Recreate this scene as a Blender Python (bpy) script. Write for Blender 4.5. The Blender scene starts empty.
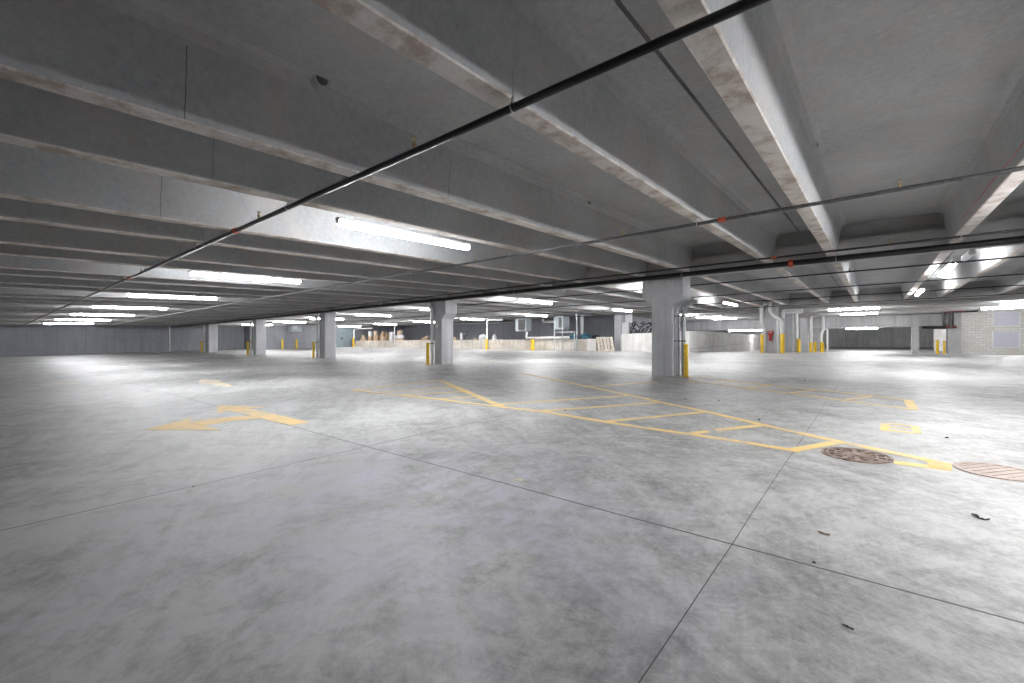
import bpy, math, random
from mathutils import Vector, noise
random.seed(7)
sc = bpy.context.scene
COL = sc.collection
CAMZ = 1.4
F_, UC, VH, TH = 442.68, 512.0, 344.2, 0.6856
S_, C_ = math.sin(TH), math.cos(TH)

# ------------------------------------------------------------ levels of the building
def prof(y, pts):
    if y <= pts[0][0]:
        (a, b), (c, d) = pts[0], pts[1]
    elif y >= pts[-1][0]:
        return pts[-1][1]
    else:
        for i in range(len(pts)-1):
            if pts[i][0] <= y <= pts[i+1][0]:
                (a, b), (c, d) = pts[i], pts[i+1]; break
    return b + (d-b)*(y-a)/(c-a)
FP = [(-10, -1.64), (34.2, -.579), (52, -.80), (72, -.35)]
CP = [(-10, 1.5108), (14.2, 2.2634), (34.2, 2.59), (52, 2.60), (76, 2.60)]
def fz(x, y): return CAMZ + prof(y, FP) - .0058*x      # floor
def cz(x, y): return CAMZ + prof(y, CP) + .0058*x      # underside of the tee stems

# real positions read off the photograph: intersect a sight line with a plane of the building
def ray(u, v):
    xc = (u-UC)/F_
    return (xc*C_-S_, xc*S_+C_, (VH-v)/F_)
def on_floor(u, v):
    dx, dy, dz = ray(u, v); t = 10.0
    for _ in range(60):
        z = fz(dx*t, dy*t)-CAMZ
        t = .5*t + .5*(z/dz if dz < -1e-6 else t)
    return dx*t, dy*t
def at_y(u, v, y):
    dx, dy, dz = ray(u, v); t = y/dy
    return Vector((dx*t, y, CAMZ+dz*t))
def at_x(u, v, x):
    dx, dy, dz = ray(u, v); t = x/dx
    return Vector((x, dy*t, CAMZ+dz*t))
def at_z(u, v, z):
    dx, dy, dz = ray(u, v); t = (z-CAMZ)/dz
    return Vector((dx*t, dy*t, z))

# ------------------------------------------------------------ mesh helpers
class MB:
    def __init__(s): s.v = []; s.f = []; s.m = []
    def add(s, vs, fs, mi=0):
        n = len(s.v); s.v += [Vector(p) for p in vs]
        s.f += [tuple(i+n for i in f) for f in fs]; s.m += [mi]*len(fs)
    def box(s, x0, x1, y0, y1, z0, z1, mi=0):
        s.add([(x0,y0,z0),(x1,y0,z0),(x1,y1,z0),(x0,y1,z0),(x0,y0,z1),(x1,y0,z1),(x1,y1,z1),(x0,y1,z1)],
              [(0,3,2,1),(4,5,6,7),(0,1,5,4),(1,2,6,5),(2,3,7,6),(3,0,4,7)], mi)
    def cbox(s, x0, x1, y0, y1, z0, z1, c=.02, mi=0):
        # box with chamfered vertical and horizontal edges
        import itertools
        vs = []; idx = {}
        X = (x0, x1); Y = (y0, y1); Z = (z0, z1)
        for i, j, k in itertools.product((0,1), repeat=3):
            sx = 1 if i == 0 else -1; sy = 1 if j == 0 else -1; sz = 1 if k == 0 else -1
            idx[(i,j,k,'x')] = len(vs); vs.append((X[i], Y[j]+sy*c, Z[k]+sz*c))
            idx[(i,j,k,'y')] = len(vs); vs.append((X[i]+sx*c, Y[j], Z[k]+sz*c))
            idx[(i,j,k,'z')] = len(vs); vs.append((X[i]+sx*c, Y[j]+sy*c, Z[k]))
        fs = []
        for i in (0,1): fs.append([idx[(i,0,0,'x')],idx[(i,1,0,'x')],idx[(i,1,1,'x')],idx[(i,0,1,'x')]])
        for j in (0,1): fs.append([idx[(0,j,0,'y')],idx[(1,j,0,'y')],idx[(1,j,1,'y')],idx[(0,j,1,'y')]])
        for k in (0,1): fs.append([idx[(0,0,k,'z')],idx[(1,0,k,'z')],idx[(1,1,k,'z')],idx[(0,1,k,'z')]])
        for i in (0,1):
            for j in (0,1): fs.append([idx[(i,j,0,'x')],idx[(i,j,1,'x')],idx[(i,j,1,'y')],idx[(i,j,0,'y')]])
            for k in (0,1): fs.append([idx[(i,0,k,'x')],idx[(i,1,k,'x')],idx[(i,1,k,'z')],idx[(i,0,k,'z')]])
        for j in (0,1):
            for k in (0,1): fs.append([idx[(0,j,k,'y')],idx[(1,j,k,'y')],idx[(1,j,k,'z')],idx[(0,j,k,'z')]])
        for i, j, k in itertools.product((0,1), repeat=3): fs.append([idx[(i,j,k,'x')],idx[(i,j,k,'y')],idx[(i,j,k,'z')]])
        cen = Vector(((x0+x1)/2,(y0+y1)/2,(z0+z1)/2)); out = []
        for f in fs:
            p = [Vector(vs[i]) for i in f]
            nrm = (p[1]-p[0]).cross(p[2]-p[0]); m = sum(p, Vector())/len(p)
            out.append(tuple(f) if nrm.dot(m-cen) > 0 else tuple(reversed(f)))
        s.add(vs, out, mi)
    def tube(s, pts, r, n=12, mi=0, cap=True, bend=0.0):
        pts = [Vector(p) for p in pts]
        if bend > 0 and len(pts) > 2:
            q = [pts[0]]
            for i in range(1, len(pts)-1):
                a, b, c = pts[i-1], pts[i], pts[i+1]
                d0 = (a-b); d1 = (c-b); k = min(bend, d0.length*.45, d1.length*.45)
                p0 = b+d0.normalized()*k; p1 = b+d1.normalized()*k
                for t in (0, .25, .5, .75, 1): q.append(p0*(1-t)**2+b*2*t*(1-t)+p1*t*t)
            q.append(pts[-1]); pts = q
        rings = []; up = None; base = len(s.v)
        for i, p in enumerate(pts):
            if i == 0: d = pts[1]-pts[0]
            elif i == len(pts)-1: d = pts[-1]-pts[-2]
            else: d = (pts[i+1]-p).normalized()+(p-pts[i-1]).normalized()
            d.normalize()
            if up is None: up = d.orthogonal().normalized()
            else:
                up = up-d*up.dot(d)
                up = up.normalized() if up.length > 1e-6 else d.orthogonal().normalized()
            w = d.cross(up); rr = r[i] if isinstance(r, (list, tuple)) else r
            rings.append([p+(up*math.cos(2*math.pi*k/n)+w*math.sin(2*math.pi*k/n))*rr for k in range(n)])
        vs = [q for g in rings for q in g]; fs = []
        for i in range(len(rings)-1):
            for k in range(n):
                fs.append((i*n+k, i*n+(k+1)%n, (i+1)*n+(k+1)%n, (i+1)*n+k))
        if cap: fs.append(tuple(reversed(range(n)))); fs.append(tuple(range((len(rings)-1)*n, len(rings)*n)))
        s.add(vs, fs, mi)
    def prism(s, prof_, path, mi=None, zf=None):
        # prof_: list of (a, dz); path: list of (origin fn) rings already as vertex lists
        n = len(prof_); vs = [q for ring in path for q in ring]; base = len(s.v)
        s.v += [Vector(q) for q in vs]
        for i in range(len(path)-1):
            for k in range(n):
                s.f.append(tuple(base+j for j in (i*n+k, i*n+(k+1)%n, (i+1)*n+(k+1)%n, (i+1)*n+k)))
                s.m.append(mi[k] if mi else 0)
        s.f.append(tuple(base+j for j in reversed(range(n)))); s.m.append(0)
        s.f.append(tuple(base+j for j in range((len(path)-1)*n, len(path)*n))); s.m.append(0)
    def build(s, name, mats, parent=None, origin=None, smooth=False, fix=True):
        o_ = Vector(origin) if origin is not None else (Vector(parent.location) if parent is not None else Vector((0,0,0)))
        if parent is not None and parent.parent is not None and origin is None:
            o_ = Vector(parent.location)+Vector(parent.parent.location)
        me = bpy.data.meshes.new(name)
        me.from_pydata([tuple(v-o_) for v in s.v], [], s.f)
        if not isinstance(mats, (list, tuple)): mats = [mats]
        for m in mats: me.materials.append(m)
        me.polygons.foreach_set('material_index', s.m)
        if fix:
            import bmesh
            bm = bmesh.new(); bm.from_mesh(me); bmesh.ops.recalc_face_normals(bm, faces=bm.faces); bm.to_mesh(me); bm.free()
        if smooth:
            me.polygons.foreach_set('use_smooth', [True]*len(me.polygons))
            try: me.set_sharp_from_angle(angle=math.radians(40))
            except Exception: pass
        me.update()
        ob = bpy.data.objects.new(name, me); COL.objects.link(ob)
        if parent is None: ob.location = o_
        else:
            ob.parent = parent
            pw = Vector(parent.location)+(Vector(parent.parent.location) if parent.parent is not None else Vector())
            ob.location = o_-pw
        return ob
GROUPS = {'tube_light': 'tube lights hung under the ceiling beams', 'concrete_column': 'square concrete columns', 'pipe_guard': 'yellow bollards guarding pipes and columns', 'sprinkler_pipe': 'sprinkler pipes under the ceiling', 'cardboard_box': 'cartons stored on the raised platform', 'drain_pipe': 'white drain pipes', 'conduit': 'conduits on the nearest column', 'unit_heater': 'hanging heater boxes', 'steel_post': 'slender posts before the storage platform', 'pipe_sleeve': 'sleeve stubs in the ceiling beams', 'wooden_pallet': 'leaning pallets', 'manhole_cover': 'manhole covers in the floor', 'floor_marking': 'yellow markings painted on the floor', 'concrete_girder': 'ledge beams over the column rows', 'floor_debris': 'crumbs on the floor'}
def thing(name, label, cat, loc, group=None):
    o = bpy.data.objects.new(name, None); COL.objects.link(o)
    o.empty_display_size = .1
    o.location = loc; o['label'] = label; o['category'] = cat
    group = group or GROUPS.get(name)
    if group: o['group'] = group
    return o
def tag(o, label, cat, group=None, kind=None):
    o['label'] = label; o['category'] = cat
    group = group or GROUPS.get(o.name.split('.')[0])
    if group: o['group'] = group
    if kind: o['kind'] = kind
    return o
def struct(o, label=None):
    o['kind'] = 'structure'
    if label: o['label'] = label
    return o

# ------------------------------------------------------------ materials
def newmat(name):
    m = bpy.data.materials.new(name); m.use_nodes = True
    nt = m.node_tree; nt.nodes.clear()
    out = nt.nodes.new('ShaderNodeOutputMaterial'); b = nt.nodes.new('ShaderNodeBsdfPrincipled')
    nt.links.new(b.outputs[0], out.inputs[0])
    return m, nt, b
class NT:
    def __init__(s, nt): s.nt = nt; s.L = nt.links
    def n(s, t, **k):
        x = s.nt.nodes.new(t)
        for a, b in k.items(): setattr(x, a, b)
        return x
    def coord(s, scale=(1,1,1), rot=(0,0,0)):
        # world position, so that neighbouring pieces never repeat
        t = s.n('ShaderNodeNewGeometry'); m = s.n('ShaderNodeMapping')
        m.inputs['Scale'].default_value = scale; m.inputs['Rotation'].default_value = rot
        s.L.new(t.outputs['Position'], m.inputs[0]); return m.outputs[0]
    def noise(s, vec, scale, detail=4, rough=.55, dist=0):
        x = s.n('ShaderNodeTexNoise'); x.inputs['Scale'].default_value = scale
        x.inputs['Detail'].default_value = detail; x.inputs['Roughness'].default_value = rough
        x.inputs['Distortion'].default_value = dist
        s.L.new(vec, x.inputs['Vector']); return x.outputs['Fac']
    def ramp(s, fac, stops):
        r = s.n('ShaderNodeValToRGB'); e = r.color_ramp.elements
        while len(e) < len(stops): e.new(.5)
        for i, (p, c) in enumerate(stops):
            e[i].position = p; e[i].color = (c if isinstance(c, tuple) else (c, c, c))+(1,)
        s.L.new(fac, r.inputs[0]); return r.outputs[0]
    def mix(s, fac, a, b, mode='MIX'):
        x = s.n('ShaderNodeMix', data_type='RGBA', blend_type=mode)
        for sock, val in ((x.inputs['Factor'], fac), (x.inputs[6], a), (x.inputs[7], b)):
            if isinstance(val, (int, float)): sock.default_value = val
            elif isinstance(val, tuple): sock.default_value = val+(1,)
            else: s.L.new(val, sock)
        return x.outputs[2]
    def math(s, op, a, b=None, c=None):
        x = s.n('ShaderNodeMath', operation=op)
        for i, val in enumerate((a, b, c)):
            if val is None: continue
            if isinstance(val, (int, float)): x.inputs[i].default_value = val
            else: s.L.new(val, x.inputs[i])
        return x.outputs[0]
    def bump(s, h, strength, dist, bsdf):
        x = s.n('ShaderNodeBump'); x.inputs['Strength'].default_value = strength; x.inputs['Distance'].default_value = dist
        s.L.new(h, x.inputs['Height']); s.L.new(x.outputs[0], bsdf.inputs['Normal'])

def concrete(name, lo, hi, rough=.85, stain=None, stain_amt=0, scale=1.0, streak=False, speck=.25, bump=.15):
    m, nt, b = newmat(name); N = NT(nt)
    c = N.coord()
    big = N.noise(c, .7*scale, 5, .6, .4); fine = N.noise(c, 14*scale, 6, .7)
    if name.startswith('tee_soffit'): big = N.noise(c, 1.5, 5, .6, 0)
    col = N.ramp(N.math('ADD', N.math('MULTIPLY', big, .5), N.math('MULTIPLY', fine, .5)), [(.38, lo), (.62, hi)])
    pores = N.noise(N.coord((1,1,1)), 60, 2, .5)
    col = N.mix(N.math('MULTIPLY', N.ramp(pores, [(.24, 1.0), (.34, 0.0)]), speck), col, (.03,.03,.03))
    if streak:
        st = N.noise(N.coord((2.2,2.2,.12)), 1.6, 5, .65)
        col = N.mix(N.ramp(st, [(.45, 0.0), (.7, .5)]), col, tuple(x*.62 for x in lo))
    if stain:
        st = N.noise(N.coord((1,1,1)), 1.3*scale, 6, .7, .6 if not name.startswith('tee_soffit') else .05)
        col = N.mix(N.math('MULTIPLY', N.ramp(st, [(.47, 0.0), (.62, 1.0)]), stain_amt), col, stain)
    nt.links.new(col, b.inputs['Base Color']); b.inputs['Roughness'].default_value = rough
    N.bump(fine, bump, .01, b)
    return m
def plain(name, col, rough=.5, metal=0, var=.12, scale=8):
    m, nt, b = newmat(name); N = NT(nt)
    f = N.noise(N.coord(), scale, 4, .6)
    c = N.ramp(f, [(.35, tuple(x*(1-var) for x in col)), (.65, tuple(min(1, x*(1+var)) for x in col))])
    nt.links.new(c, b.inputs['Base Color']); b.inputs['Roughness'].default_value = rough; b.inputs['Metallic'].default_value = metal
    return m
def emit(name, col, s):
    m, nt, b = newmat(name)
    b.inputs['Base Color'].default_value = (.8,.8,.8,1); b.inputs['Emission Color'].default_value = col+(1,)
    b.inputs['Emission Strength'].default_value = s
    return m

M = {}
M['tee'] = concrete('tee_side_concrete', (.315,.323,.333), (.44,.448,.458), .9, (.44,.385,.345), .35, speck=.5)
def crack(m, spots):
    nt = m.node_tree; N = NT(nt); b = [n for n in nt.nodes if n.type == 'BSDF_PRINCIPLED'][0]
    src = b.inputs['Base Color'].links[0].from_socket
    P = N.n('ShaderNodeNewGeometry').outputs['Position']; sep = N.n('ShaderNodeSeparateXYZ'); N.L.new(P, sep.inputs[0])
    wob = N.math('MULTIPLY', N.math('SUBTRACT', N.noise(P, 3, 3, .6), .5), .03)
    acc = None; low = N.math('LESS_THAN', sep.outputs[2], 3.82)
    for x, y, w in spots:
        a = N.math('LESS_THAN', N.math('ABSOLUTE', N.math('ADD', N.math('SUBTRACT', sep.outputs[1], y), wob)), w)
        a = N.math('MULTIPLY', a, N.math('LESS_THAN', N.math('ABSOLUTE', N.math('SUBTRACT', sep.outputs[0], x)), .25))
        acc = a if acc is None else N.math('MAXIMUM', acc, a)
    nt.links.new(N.mix(N.math('MULTIPLY', N.math('MULTIPLY', acc, low), .75), src, (.05,.05,.05)), b.inputs['Base Color'])
crack(M['tee'], [(-4.35, at_x(186, 80, -4.33).y, .004), (-5.78, at_x(213, 150, -5.76).y, .003), (-8.0, at_x(161, 182, -7.98).y, .004), (-4.35, at_x(450, 190, -4.33).y, .003)])
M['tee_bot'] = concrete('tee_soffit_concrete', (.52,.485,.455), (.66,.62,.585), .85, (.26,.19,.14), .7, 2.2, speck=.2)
M['girder'] = concrete('girder_concrete', (.36,.36,.36), (.49,.49,.485), .9, (.39,.35,.31), .3)
M['column'] = concrete('column_concrete', (.46,.465,.485), (.63,.635,.66), .85, streak=True, scale=1.3, speck=.2)
M['wall_dark'] = concrete('grey_painted_wall', (.245,.245,.275), (.35,.35,.385), .8, (.22,.27,.275), .5, .6, streak=True, speck=.15)
M['wall_mid'] = concrete('grey_cast_wall', (.42,.42,.43), (.60,.60,.61), .85, streak=True, speck=.15)
M['wall_tan'] = concrete('stained_low_wall', (.54,.50,.45), (.72,.68,.62), .85, (.36,.27,.19), .5, 1.2, streak=True, speck=.15)
M['wall_white'] = concrete('pale_low_wall', (.70,.69,.67), (.86,.85,.83), .8, (.50,.41,.34), .3, .8, streak=True, speck=.1)
M['yellow'] = plain('yellow_paint', (.80,.52,.02), .45, 0, .12, 5)
M['pvc'] = plain('white_pipe', (.74,.74,.74), .4, 0, .06)
M['galv'] = plain('galvanised_metal', (.42,.44,.46), .42, .6, .15, 6)
M['steel_dark'] = plain('dark_clamp_steel', (.12,.12,.13), .5, .5)
M['black'] = plain('black_steel_pipe', (.018,.018,.02), .28, .3, .3, 20)
M['steel_pipe'] = plain('grey_steel_pipe', (.10,.10,.105), .3, .6, .3, 20)  # paler and more metallic than the black pipes
M['red'] = plain('red_coupling', (.42,.07,.035), .5, 0, .2)
M['darkred'] = plain('dark_red_valve', (.16,.03,.025), .5, 0, .3)
M['brass'] = plain('brass_sprinkler', (.34,.26,.13), .35, .8)
M['fixture'] = plain('white_enamel', (.75,.75,.76), .35, 0, .04)
M['tube'] = emit('fluorescent_tube', (.97,.985,1.0), 19)
M['tube_bright'] = emit('bright_fluorescent_tube', (.985,.99,1.0), 26)
M['tube_dead'] = plain('unlit_tube', (.80,.82,.84), .3, 0, .03)
M['card'] = plain('cardboard', (.46,.32,.20), .85, 0, .2, 5)
M['card2'] = plain('pale_cardboard', (.62,.50,.38), .85, 0, .2, 5)
M['wood'] = plain('pallet_wood', (.42,.34,.25), .85, 0, .3, 12)
M['woodw'] = plain('pale_pallet_wood', (.66,.60,.52), .85, 0, .2, 12)
M['whitebox'] = plain('white_plastic', (.72,.72,.74), .5, 0, .08)
M['teal'] = plain('teal_tarp', (.03,.13,.19), .6, 0, .3, 4)
M['dark'] = plain('dark_rubber', (.03,.03,.035), .7)
M['leaf'] = plain('dry_leaf', (.30,.21,.15), .8)
M['leafd'] = plain('dark_leaf', (.03,.03,.028), .8)
M['firered'] = plain('fire_red', (.45,.02,.015), .35, 0, .1)
M['bluegrey'] = plain('blue_grey_door', (.20,.25,.27), .5, 0, .12, 3)
M['greycab'] = plain('grey_cabinet', (.40,.45,.48), .45, .2, .1, 3)
M['louvre'] = plain('louvre_grey', (.20,.20,.21), .5, .3)

def floor_mat():
    m, nt, b = newmat('troweled_floor_concrete'); N = NT(nt)
    c = N.coord()
    big = N.noise(c, .16, 4, .55, .6); mid = N.noise(c, .95, 7, .66, 1.1); fine = N.noise(c, 13, 7, .78, .3)
    # broom and trowel strokes: finely stretched along two directions, warped into arcs
    warp = N.n('ShaderNodeTexNoise'); warp.inputs['Scale'].default_value = .22; warp.inputs['Detail'].default_value = 2
    N.L.new(c, warp.inputs['Vector'])
    def stroke(rot, sx, sy, sc_, d=6):
        v = N.n('ShaderNodeVectorMath', operation='MULTIPLY_ADD'); N.L.new(warp.outputs['Color'], v.inputs[0]); v.inputs[1].default_value = (2.2, 2.2, 0); N.L.new(c, v.inputs[2])
        mp = N.n('ShaderNodeMapping'); mp.inputs['Rotation'].default_value = (0, 0, rot); mp.inputs['Scale'].default_value = (sx, sy, 1)
        mp2 = N.n('ShaderNodeMapping'); mp2.inputs['Scale'].default_value = (sx, sy, 1)
        mp.inputs['Scale'].default_value = (1, 1, 1); N.L.new(v.outputs[0], mp.inputs[0]); N.L.new(mp.outputs[0], mp2.inputs[0])
        return N.noise(mp2.outputs[0], sc_, d, .72, .5)
    s1 = stroke(.55, .28, 1.6, 2.6); s2 = stroke(-.75, .35, 1.5, 3.4); s3 = stroke(1.4, .5, 2.6, 7.0)
    s = N.math('ADD', N.math('MULTIPLY', big, .22), N.math('MULTIPLY', mid, .20))
    for q, wt in ((fine, .20), (s1, .19), (s2, .14), (s3, .11)): s = N.math('ADD', s, N.math('MULTIPLY', q, wt))
    col = N.ramp(s, [(.455, (.20,.20,.196)), (.495, (.325,.325,.32)), (.53, (.435,.432,.425)), (.57, (.56,.557,.55))])
    v3 = stroke(.2, .9, 5.5, 9.0, 7); v4 = stroke(-.5, 1.0, 5.0, 8.0, 7)
    scr = N.math('MULTIPLY', N.ramp(v3, [(.50, 0.0), (.66, 1.0)]), N.ramp(mid, [(.42, 0.0), (.60, 1.0)]))
    col = N.mix(N.math('MULTIPLY', scr, .42), col, (.60,.60,.59))
    scd = N.math('MULTIPLY', N.ramp(v4, [(.50, 0.0), (.66, 1.0)]), N.ramp(mid, [(.40, 1.0), (.56, 0.0)]))
    col = N.mix(N.math('MULTIPLY', scd, .45), col, (.21,.21,.205))
    # bleached, slightly violet curing bloom
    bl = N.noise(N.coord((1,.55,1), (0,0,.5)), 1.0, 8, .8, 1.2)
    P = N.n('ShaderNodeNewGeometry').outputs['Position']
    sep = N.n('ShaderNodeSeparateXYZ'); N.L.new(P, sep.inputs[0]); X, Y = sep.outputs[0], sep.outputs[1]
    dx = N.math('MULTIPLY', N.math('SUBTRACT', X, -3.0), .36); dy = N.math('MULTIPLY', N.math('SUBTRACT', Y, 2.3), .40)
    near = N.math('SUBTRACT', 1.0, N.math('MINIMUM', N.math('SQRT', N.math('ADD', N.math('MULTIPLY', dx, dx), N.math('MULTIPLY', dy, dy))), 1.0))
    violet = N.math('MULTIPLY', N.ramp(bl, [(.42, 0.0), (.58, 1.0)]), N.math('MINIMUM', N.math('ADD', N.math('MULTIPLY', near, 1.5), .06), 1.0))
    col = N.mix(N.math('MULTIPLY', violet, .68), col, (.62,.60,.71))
    dk = N.noise(N.coord((1,1,1)), 2.6, 7, .75, .8)
    col = N.mix(N.math('MULTIPLY', N.ramp(dk, [(.50, 0.0), (.66, 1.0)]), .34), col, (.22,.216,.22))
    sp = N.noise(c, 38, 2, .5)
    col = N.mix(N.ramp(sp, [(.20, .35), (.26, 0.0)]), col, (.2,.2,.2))
    # ribbed tyre tracks curving across the near slab
    def track(cx, cy, R, w):
        ax = N.math('SUBTRACT', X, cx); ay = N.math('SUBTRACT', Y, cy)
        r = N.math('SQRT', N.math('ADD', N.math('MULTIPLY', ax, ax), N.math('MULTIPLY', ay, ay)))
        d = N.math('ABSOLUTE', N.math('SUBTRACT', r, R))
        band = N.math('LESS_THAN', d, w)
        an = N.math('ARCTAN2', ay, ax)
        rib = N.math('SINE', N.math('ADD', N.math('MULTIPLY', an, R*2*math.pi/.045), N.math('MULTIPLY', d, 55)))
        rib = N.math('GREATER_THAN', rib, .1)
        br = N.ramp(N.noise(c, 2.3, 3, .6), [(.47, 0.0), (.6, 1.0)])
        return N.math('MULTIPLY', N.math('MULTIPLY', band, N.math('ADD', N.math('MULTIPLY', rib, .7), .3)), br)
    t = N.math('MAXIMUM', track(3.2, 6.6, 5.6, .085), track(2.6, 5.6, 5.3, .085))
    col = N.mix(N.math('MULTIPLY', t, .22), col, (.24,.24,.25))
    # saw-cut joints
    wob = N.math('MULTIPLY', N.math('SUBTRACT', N.noise(c, .35, 3, .5), .5), .05)
    def joint(axis, p, w=.006):
        return N.math('LESS_THAN', N.math('ABSOLUTE', N.math('ADD', N.math('SUBTRACT', axis, p), wob)), w)
    j = joint(Y, 3.174, .008)
    for a, p, w in ((X, -.73, .003), (X, -4.965, .0075), (Y, -1.4, .005), (Y, 20.5, .006), (X, 3.5, .005)):
        j = N.math('MAXIMUM', j, joint(a, p, w))
    col = N.mix(j, col, (.07,.07,.07))
    nt.links.new(col, b.inputs['Base Color'])
    r = N.math('ADD', N.math('MULTIPLY', mid, .35), .34)
    nt.links.new(r, b.inputs['Roughness'])
    h = N.math('SUBTRACT', N.math('MULTIPLY', fine, .4), N.math('MULTIPLY', j, 1.5))
    N.bump(h, .12, .01, b)
    return m
M['floor'] = floor_mat()
def paint_mat(name, col, wear):
    m, nt, b = newmat(name); N = NT(nt)
    w = N.noise(N.coord(), 5, 7, .75, .5); w2 = N.noise(N.coord(), .9, 4, .6)
    wf = N.ramp(N.math('ADD', N.math('MULTIPLY', w, .6), N.math('MULTIPLY', w2, .4)), [(.5-wear*.18, 0.0), (.66-wear*.12, .85)])
    c = N.mix(wf, col, (.50,.48,.44))
    nt.links.new(c, b.inputs['Base Color']); b.inputs['Roughness'].default_value = .6
    return m
M['paint'] = paint_mat('worn_yellow_road_paint', (.95,.70,.27), .1)
M['paint_old'] = paint_mat('very_faded_road_paint', (.85,.72,.50), .6)
M['paint_arrow'] = paint_mat('arrow_road_paint', (.93,.66,.27), .15)

def block_mat():
    m, nt, b = newmat('white_blockwork'); N = NT(nt)
    br = N.n('ShaderNodeTexBrick'); tc = N.n('ShaderNodeNewGeometry'); mp = N.n('ShaderNodeMapping')
    mp.inputs['Rotation'].default_value = (math.radians(-90), 0, 0)
    N.L.new(tc.outputs['Position'], mp.inputs[0]); N.L.new(mp.outputs[0], br.inputs['Vector'])
    br.inputs['Color1'].default_value = (.70,.68,.64,1); br.inputs['Color2'].default_value = (.80,.79,.76,1)
    br.inputs['Mortar'].default_value = (.50,.49,.47,1); br.inputs['Scale'].default_value = 1.0
    br.inputs['Brick Width'].default_value = .41; br.inputs['Row Height'].default_value = .205; br.inputs['Mortar Size'].default_value = .012
    st = N.ramp(N.noise(N.coord(), .9, 5, .6), [(.45, 0.0), (.7, .4)])
    nt.links.new(N.mix(st, br.outputs['Color'], (.66,.56,.50)), b.inputs['Base Color']); b.inputs['Roughness'].default_value = .8
    N.bump(br.outputs['Fac'], -.4, .01, b)
    return m
M['block'] = block_mat()
def panel_mat():
    m, nt, b = newmat('corrugated_lavender_panel'); N = NT(nt)
    P = N.n('ShaderNodeNewGeometry').outputs['Position']; sep = N.n('ShaderNodeSeparateXYZ'); N.L.new(P, sep.inputs[0])
    w = N.math('SINE', N.math('MULTIPLY', sep.outputs[0], 2*math.pi/.12))
    c = N.ramp(N.math('ADD', N.math('MULTIPLY', w, .5), .5), [(0, (.60,.59,.68)), (1, (.68,.67,.75))])
    nt.links.new(c, b.inputs['Base Color']); b.inputs['Roughness'].default_value = .4
    return m
M['panel'] = panel_mat()
def cast_iron():
    m, nt, b = newmat('rusty_cast_iron'); N = NT(nt)
    f = N.noise(N.coord(), 7, 6, .7)
    nt.links.new(N.ramp(f, [(.35, (.17,.10,.08)), (.5, (.33,.24,.20)), (.7, (.50,.42,.38))]), b.inputs['Base Color'])
    b.inputs['Roughness'].default_value = .55; b.inputs['Metallic'].default_value = .25
    return m
M['iron'] = cast_iron()
M['iron_pale'] = concrete('dusty_pink_iron', (.42,.34,.30), (.58,.50,.46), .7, (.35,.24,.20), .5, 2)

# ------------------------------------------------------------ camera
cam = bpy.data.cameras.new('camera'); co = bpy.data.objects.new('camera', cam); COL.objects.link(co)
co.location = (0, 0, CAMZ); co.rotation_euler = (math.radians(90), 0, TH)
cam.sensor_width = 36; cam.lens = F_/1024*36; cam.shift_y = (VH-341.5)/1024; cam.clip_start = .05; cam.clip_end = 300
sc.camera = co

# ------------------------------------------------------------ floor
XL, XR, YB = -56.4, 12.9, -7.0
mb = MB()
ys = [YB, -3, 0, 4, 8, 14, 20, 26, 31, 34.2, 38, 43, 48, 52, 57, 62, 67, 72.2]
xs = [XL-.3, -45, -34, -22, -17, -11, -5, 0, 6, XR+.3]
nv = len(xs)
vs = [(x, y, fz(x, y)) for y in ys for x in xs]
mb.add(vs, [(j*nv+i, j*nv+i+1, (j+1)*nv+i+1, (j+1)*nv+i) for j in range(len(ys)-1) for i in range(nv-1)])
# underside so the slab has thickness
mb.add([(x, y, fz(x, y)-.3) for y in (YB, 34.2, 52, 72.2) for x in (XL-.3, XR+.3)], [(0,2,3,1), (2,4,5,3), (4,6,7,5)])
struct(mb.build('floor', M['floor'], smooth=False, fix=False))

# ------------------------------------------------------------ double tees and topping
P_, XT0 = 3.6417, .2785
def tee_profile(hw, sp=1.11, bw=.09, tw=.175, fil=.12, H=.75, T=.1):
    r = [(-hw, H+T), (-hw, H)]
    mats = []
    for c in (-sp, sp):
        r += [(c-tw-fil, H), (c-tw-fil*.35, H-fil*.3), (c-tw, H-fil), (c-bw-.012, .012), (c-bw, 0), (c+bw, 0), (c+bw+.012, .012), (c+tw, H-fil), (c+tw+fil*.35, H-fil*.3), (c+tw+fil, H)]
    r += [(hw, H), (hw, H+T)]
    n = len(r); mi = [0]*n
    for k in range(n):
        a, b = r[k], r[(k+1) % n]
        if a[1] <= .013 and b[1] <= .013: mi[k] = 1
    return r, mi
def tee_along_y(xc, y0, y1, name='ceiling', ny=4):
    pr, mi = tee_profile(P_/2-.02)
    rings = []
    for j in range(ny+1):
        y = y0+(y1-y0)*j/ny
        rings.append([(xc+a, y, cz(xc+a, y)+d) for a, d in pr])
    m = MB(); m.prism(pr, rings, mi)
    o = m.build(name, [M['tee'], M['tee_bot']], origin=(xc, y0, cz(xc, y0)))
    struct(o); return o
def tee_along_x(yc, x0, x1, hw):
    pr, mi = tee_profile(hw-.012, sp=hw*.61)
    rings = []
    for j in range(5):
        x = x0+(x1-x0)*j/4
        rings.append([(x, yc+a, cz(x, yc)+d) for a, d in pr])
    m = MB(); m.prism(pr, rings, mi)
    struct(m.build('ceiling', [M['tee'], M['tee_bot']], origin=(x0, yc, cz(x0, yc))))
G1F, G1B = 13.98, 15.17     # ledge faces of the first girder
G2F, G2B = 34.05, 35.15
for k in range(-15, 4):
    xc = XT0+k*P_
    tee_along_y(xc, YB, G1F-.02)
    tee_along_y(xc, G1B+.02, G2F-.02)
nt3 = 5; w3 = (52.0-G2B-.04)/nt3
for k in range(nt3): tee_along_x(G2B+.02+w3*(k+.5), -17.0, XR, w3/2)
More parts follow.
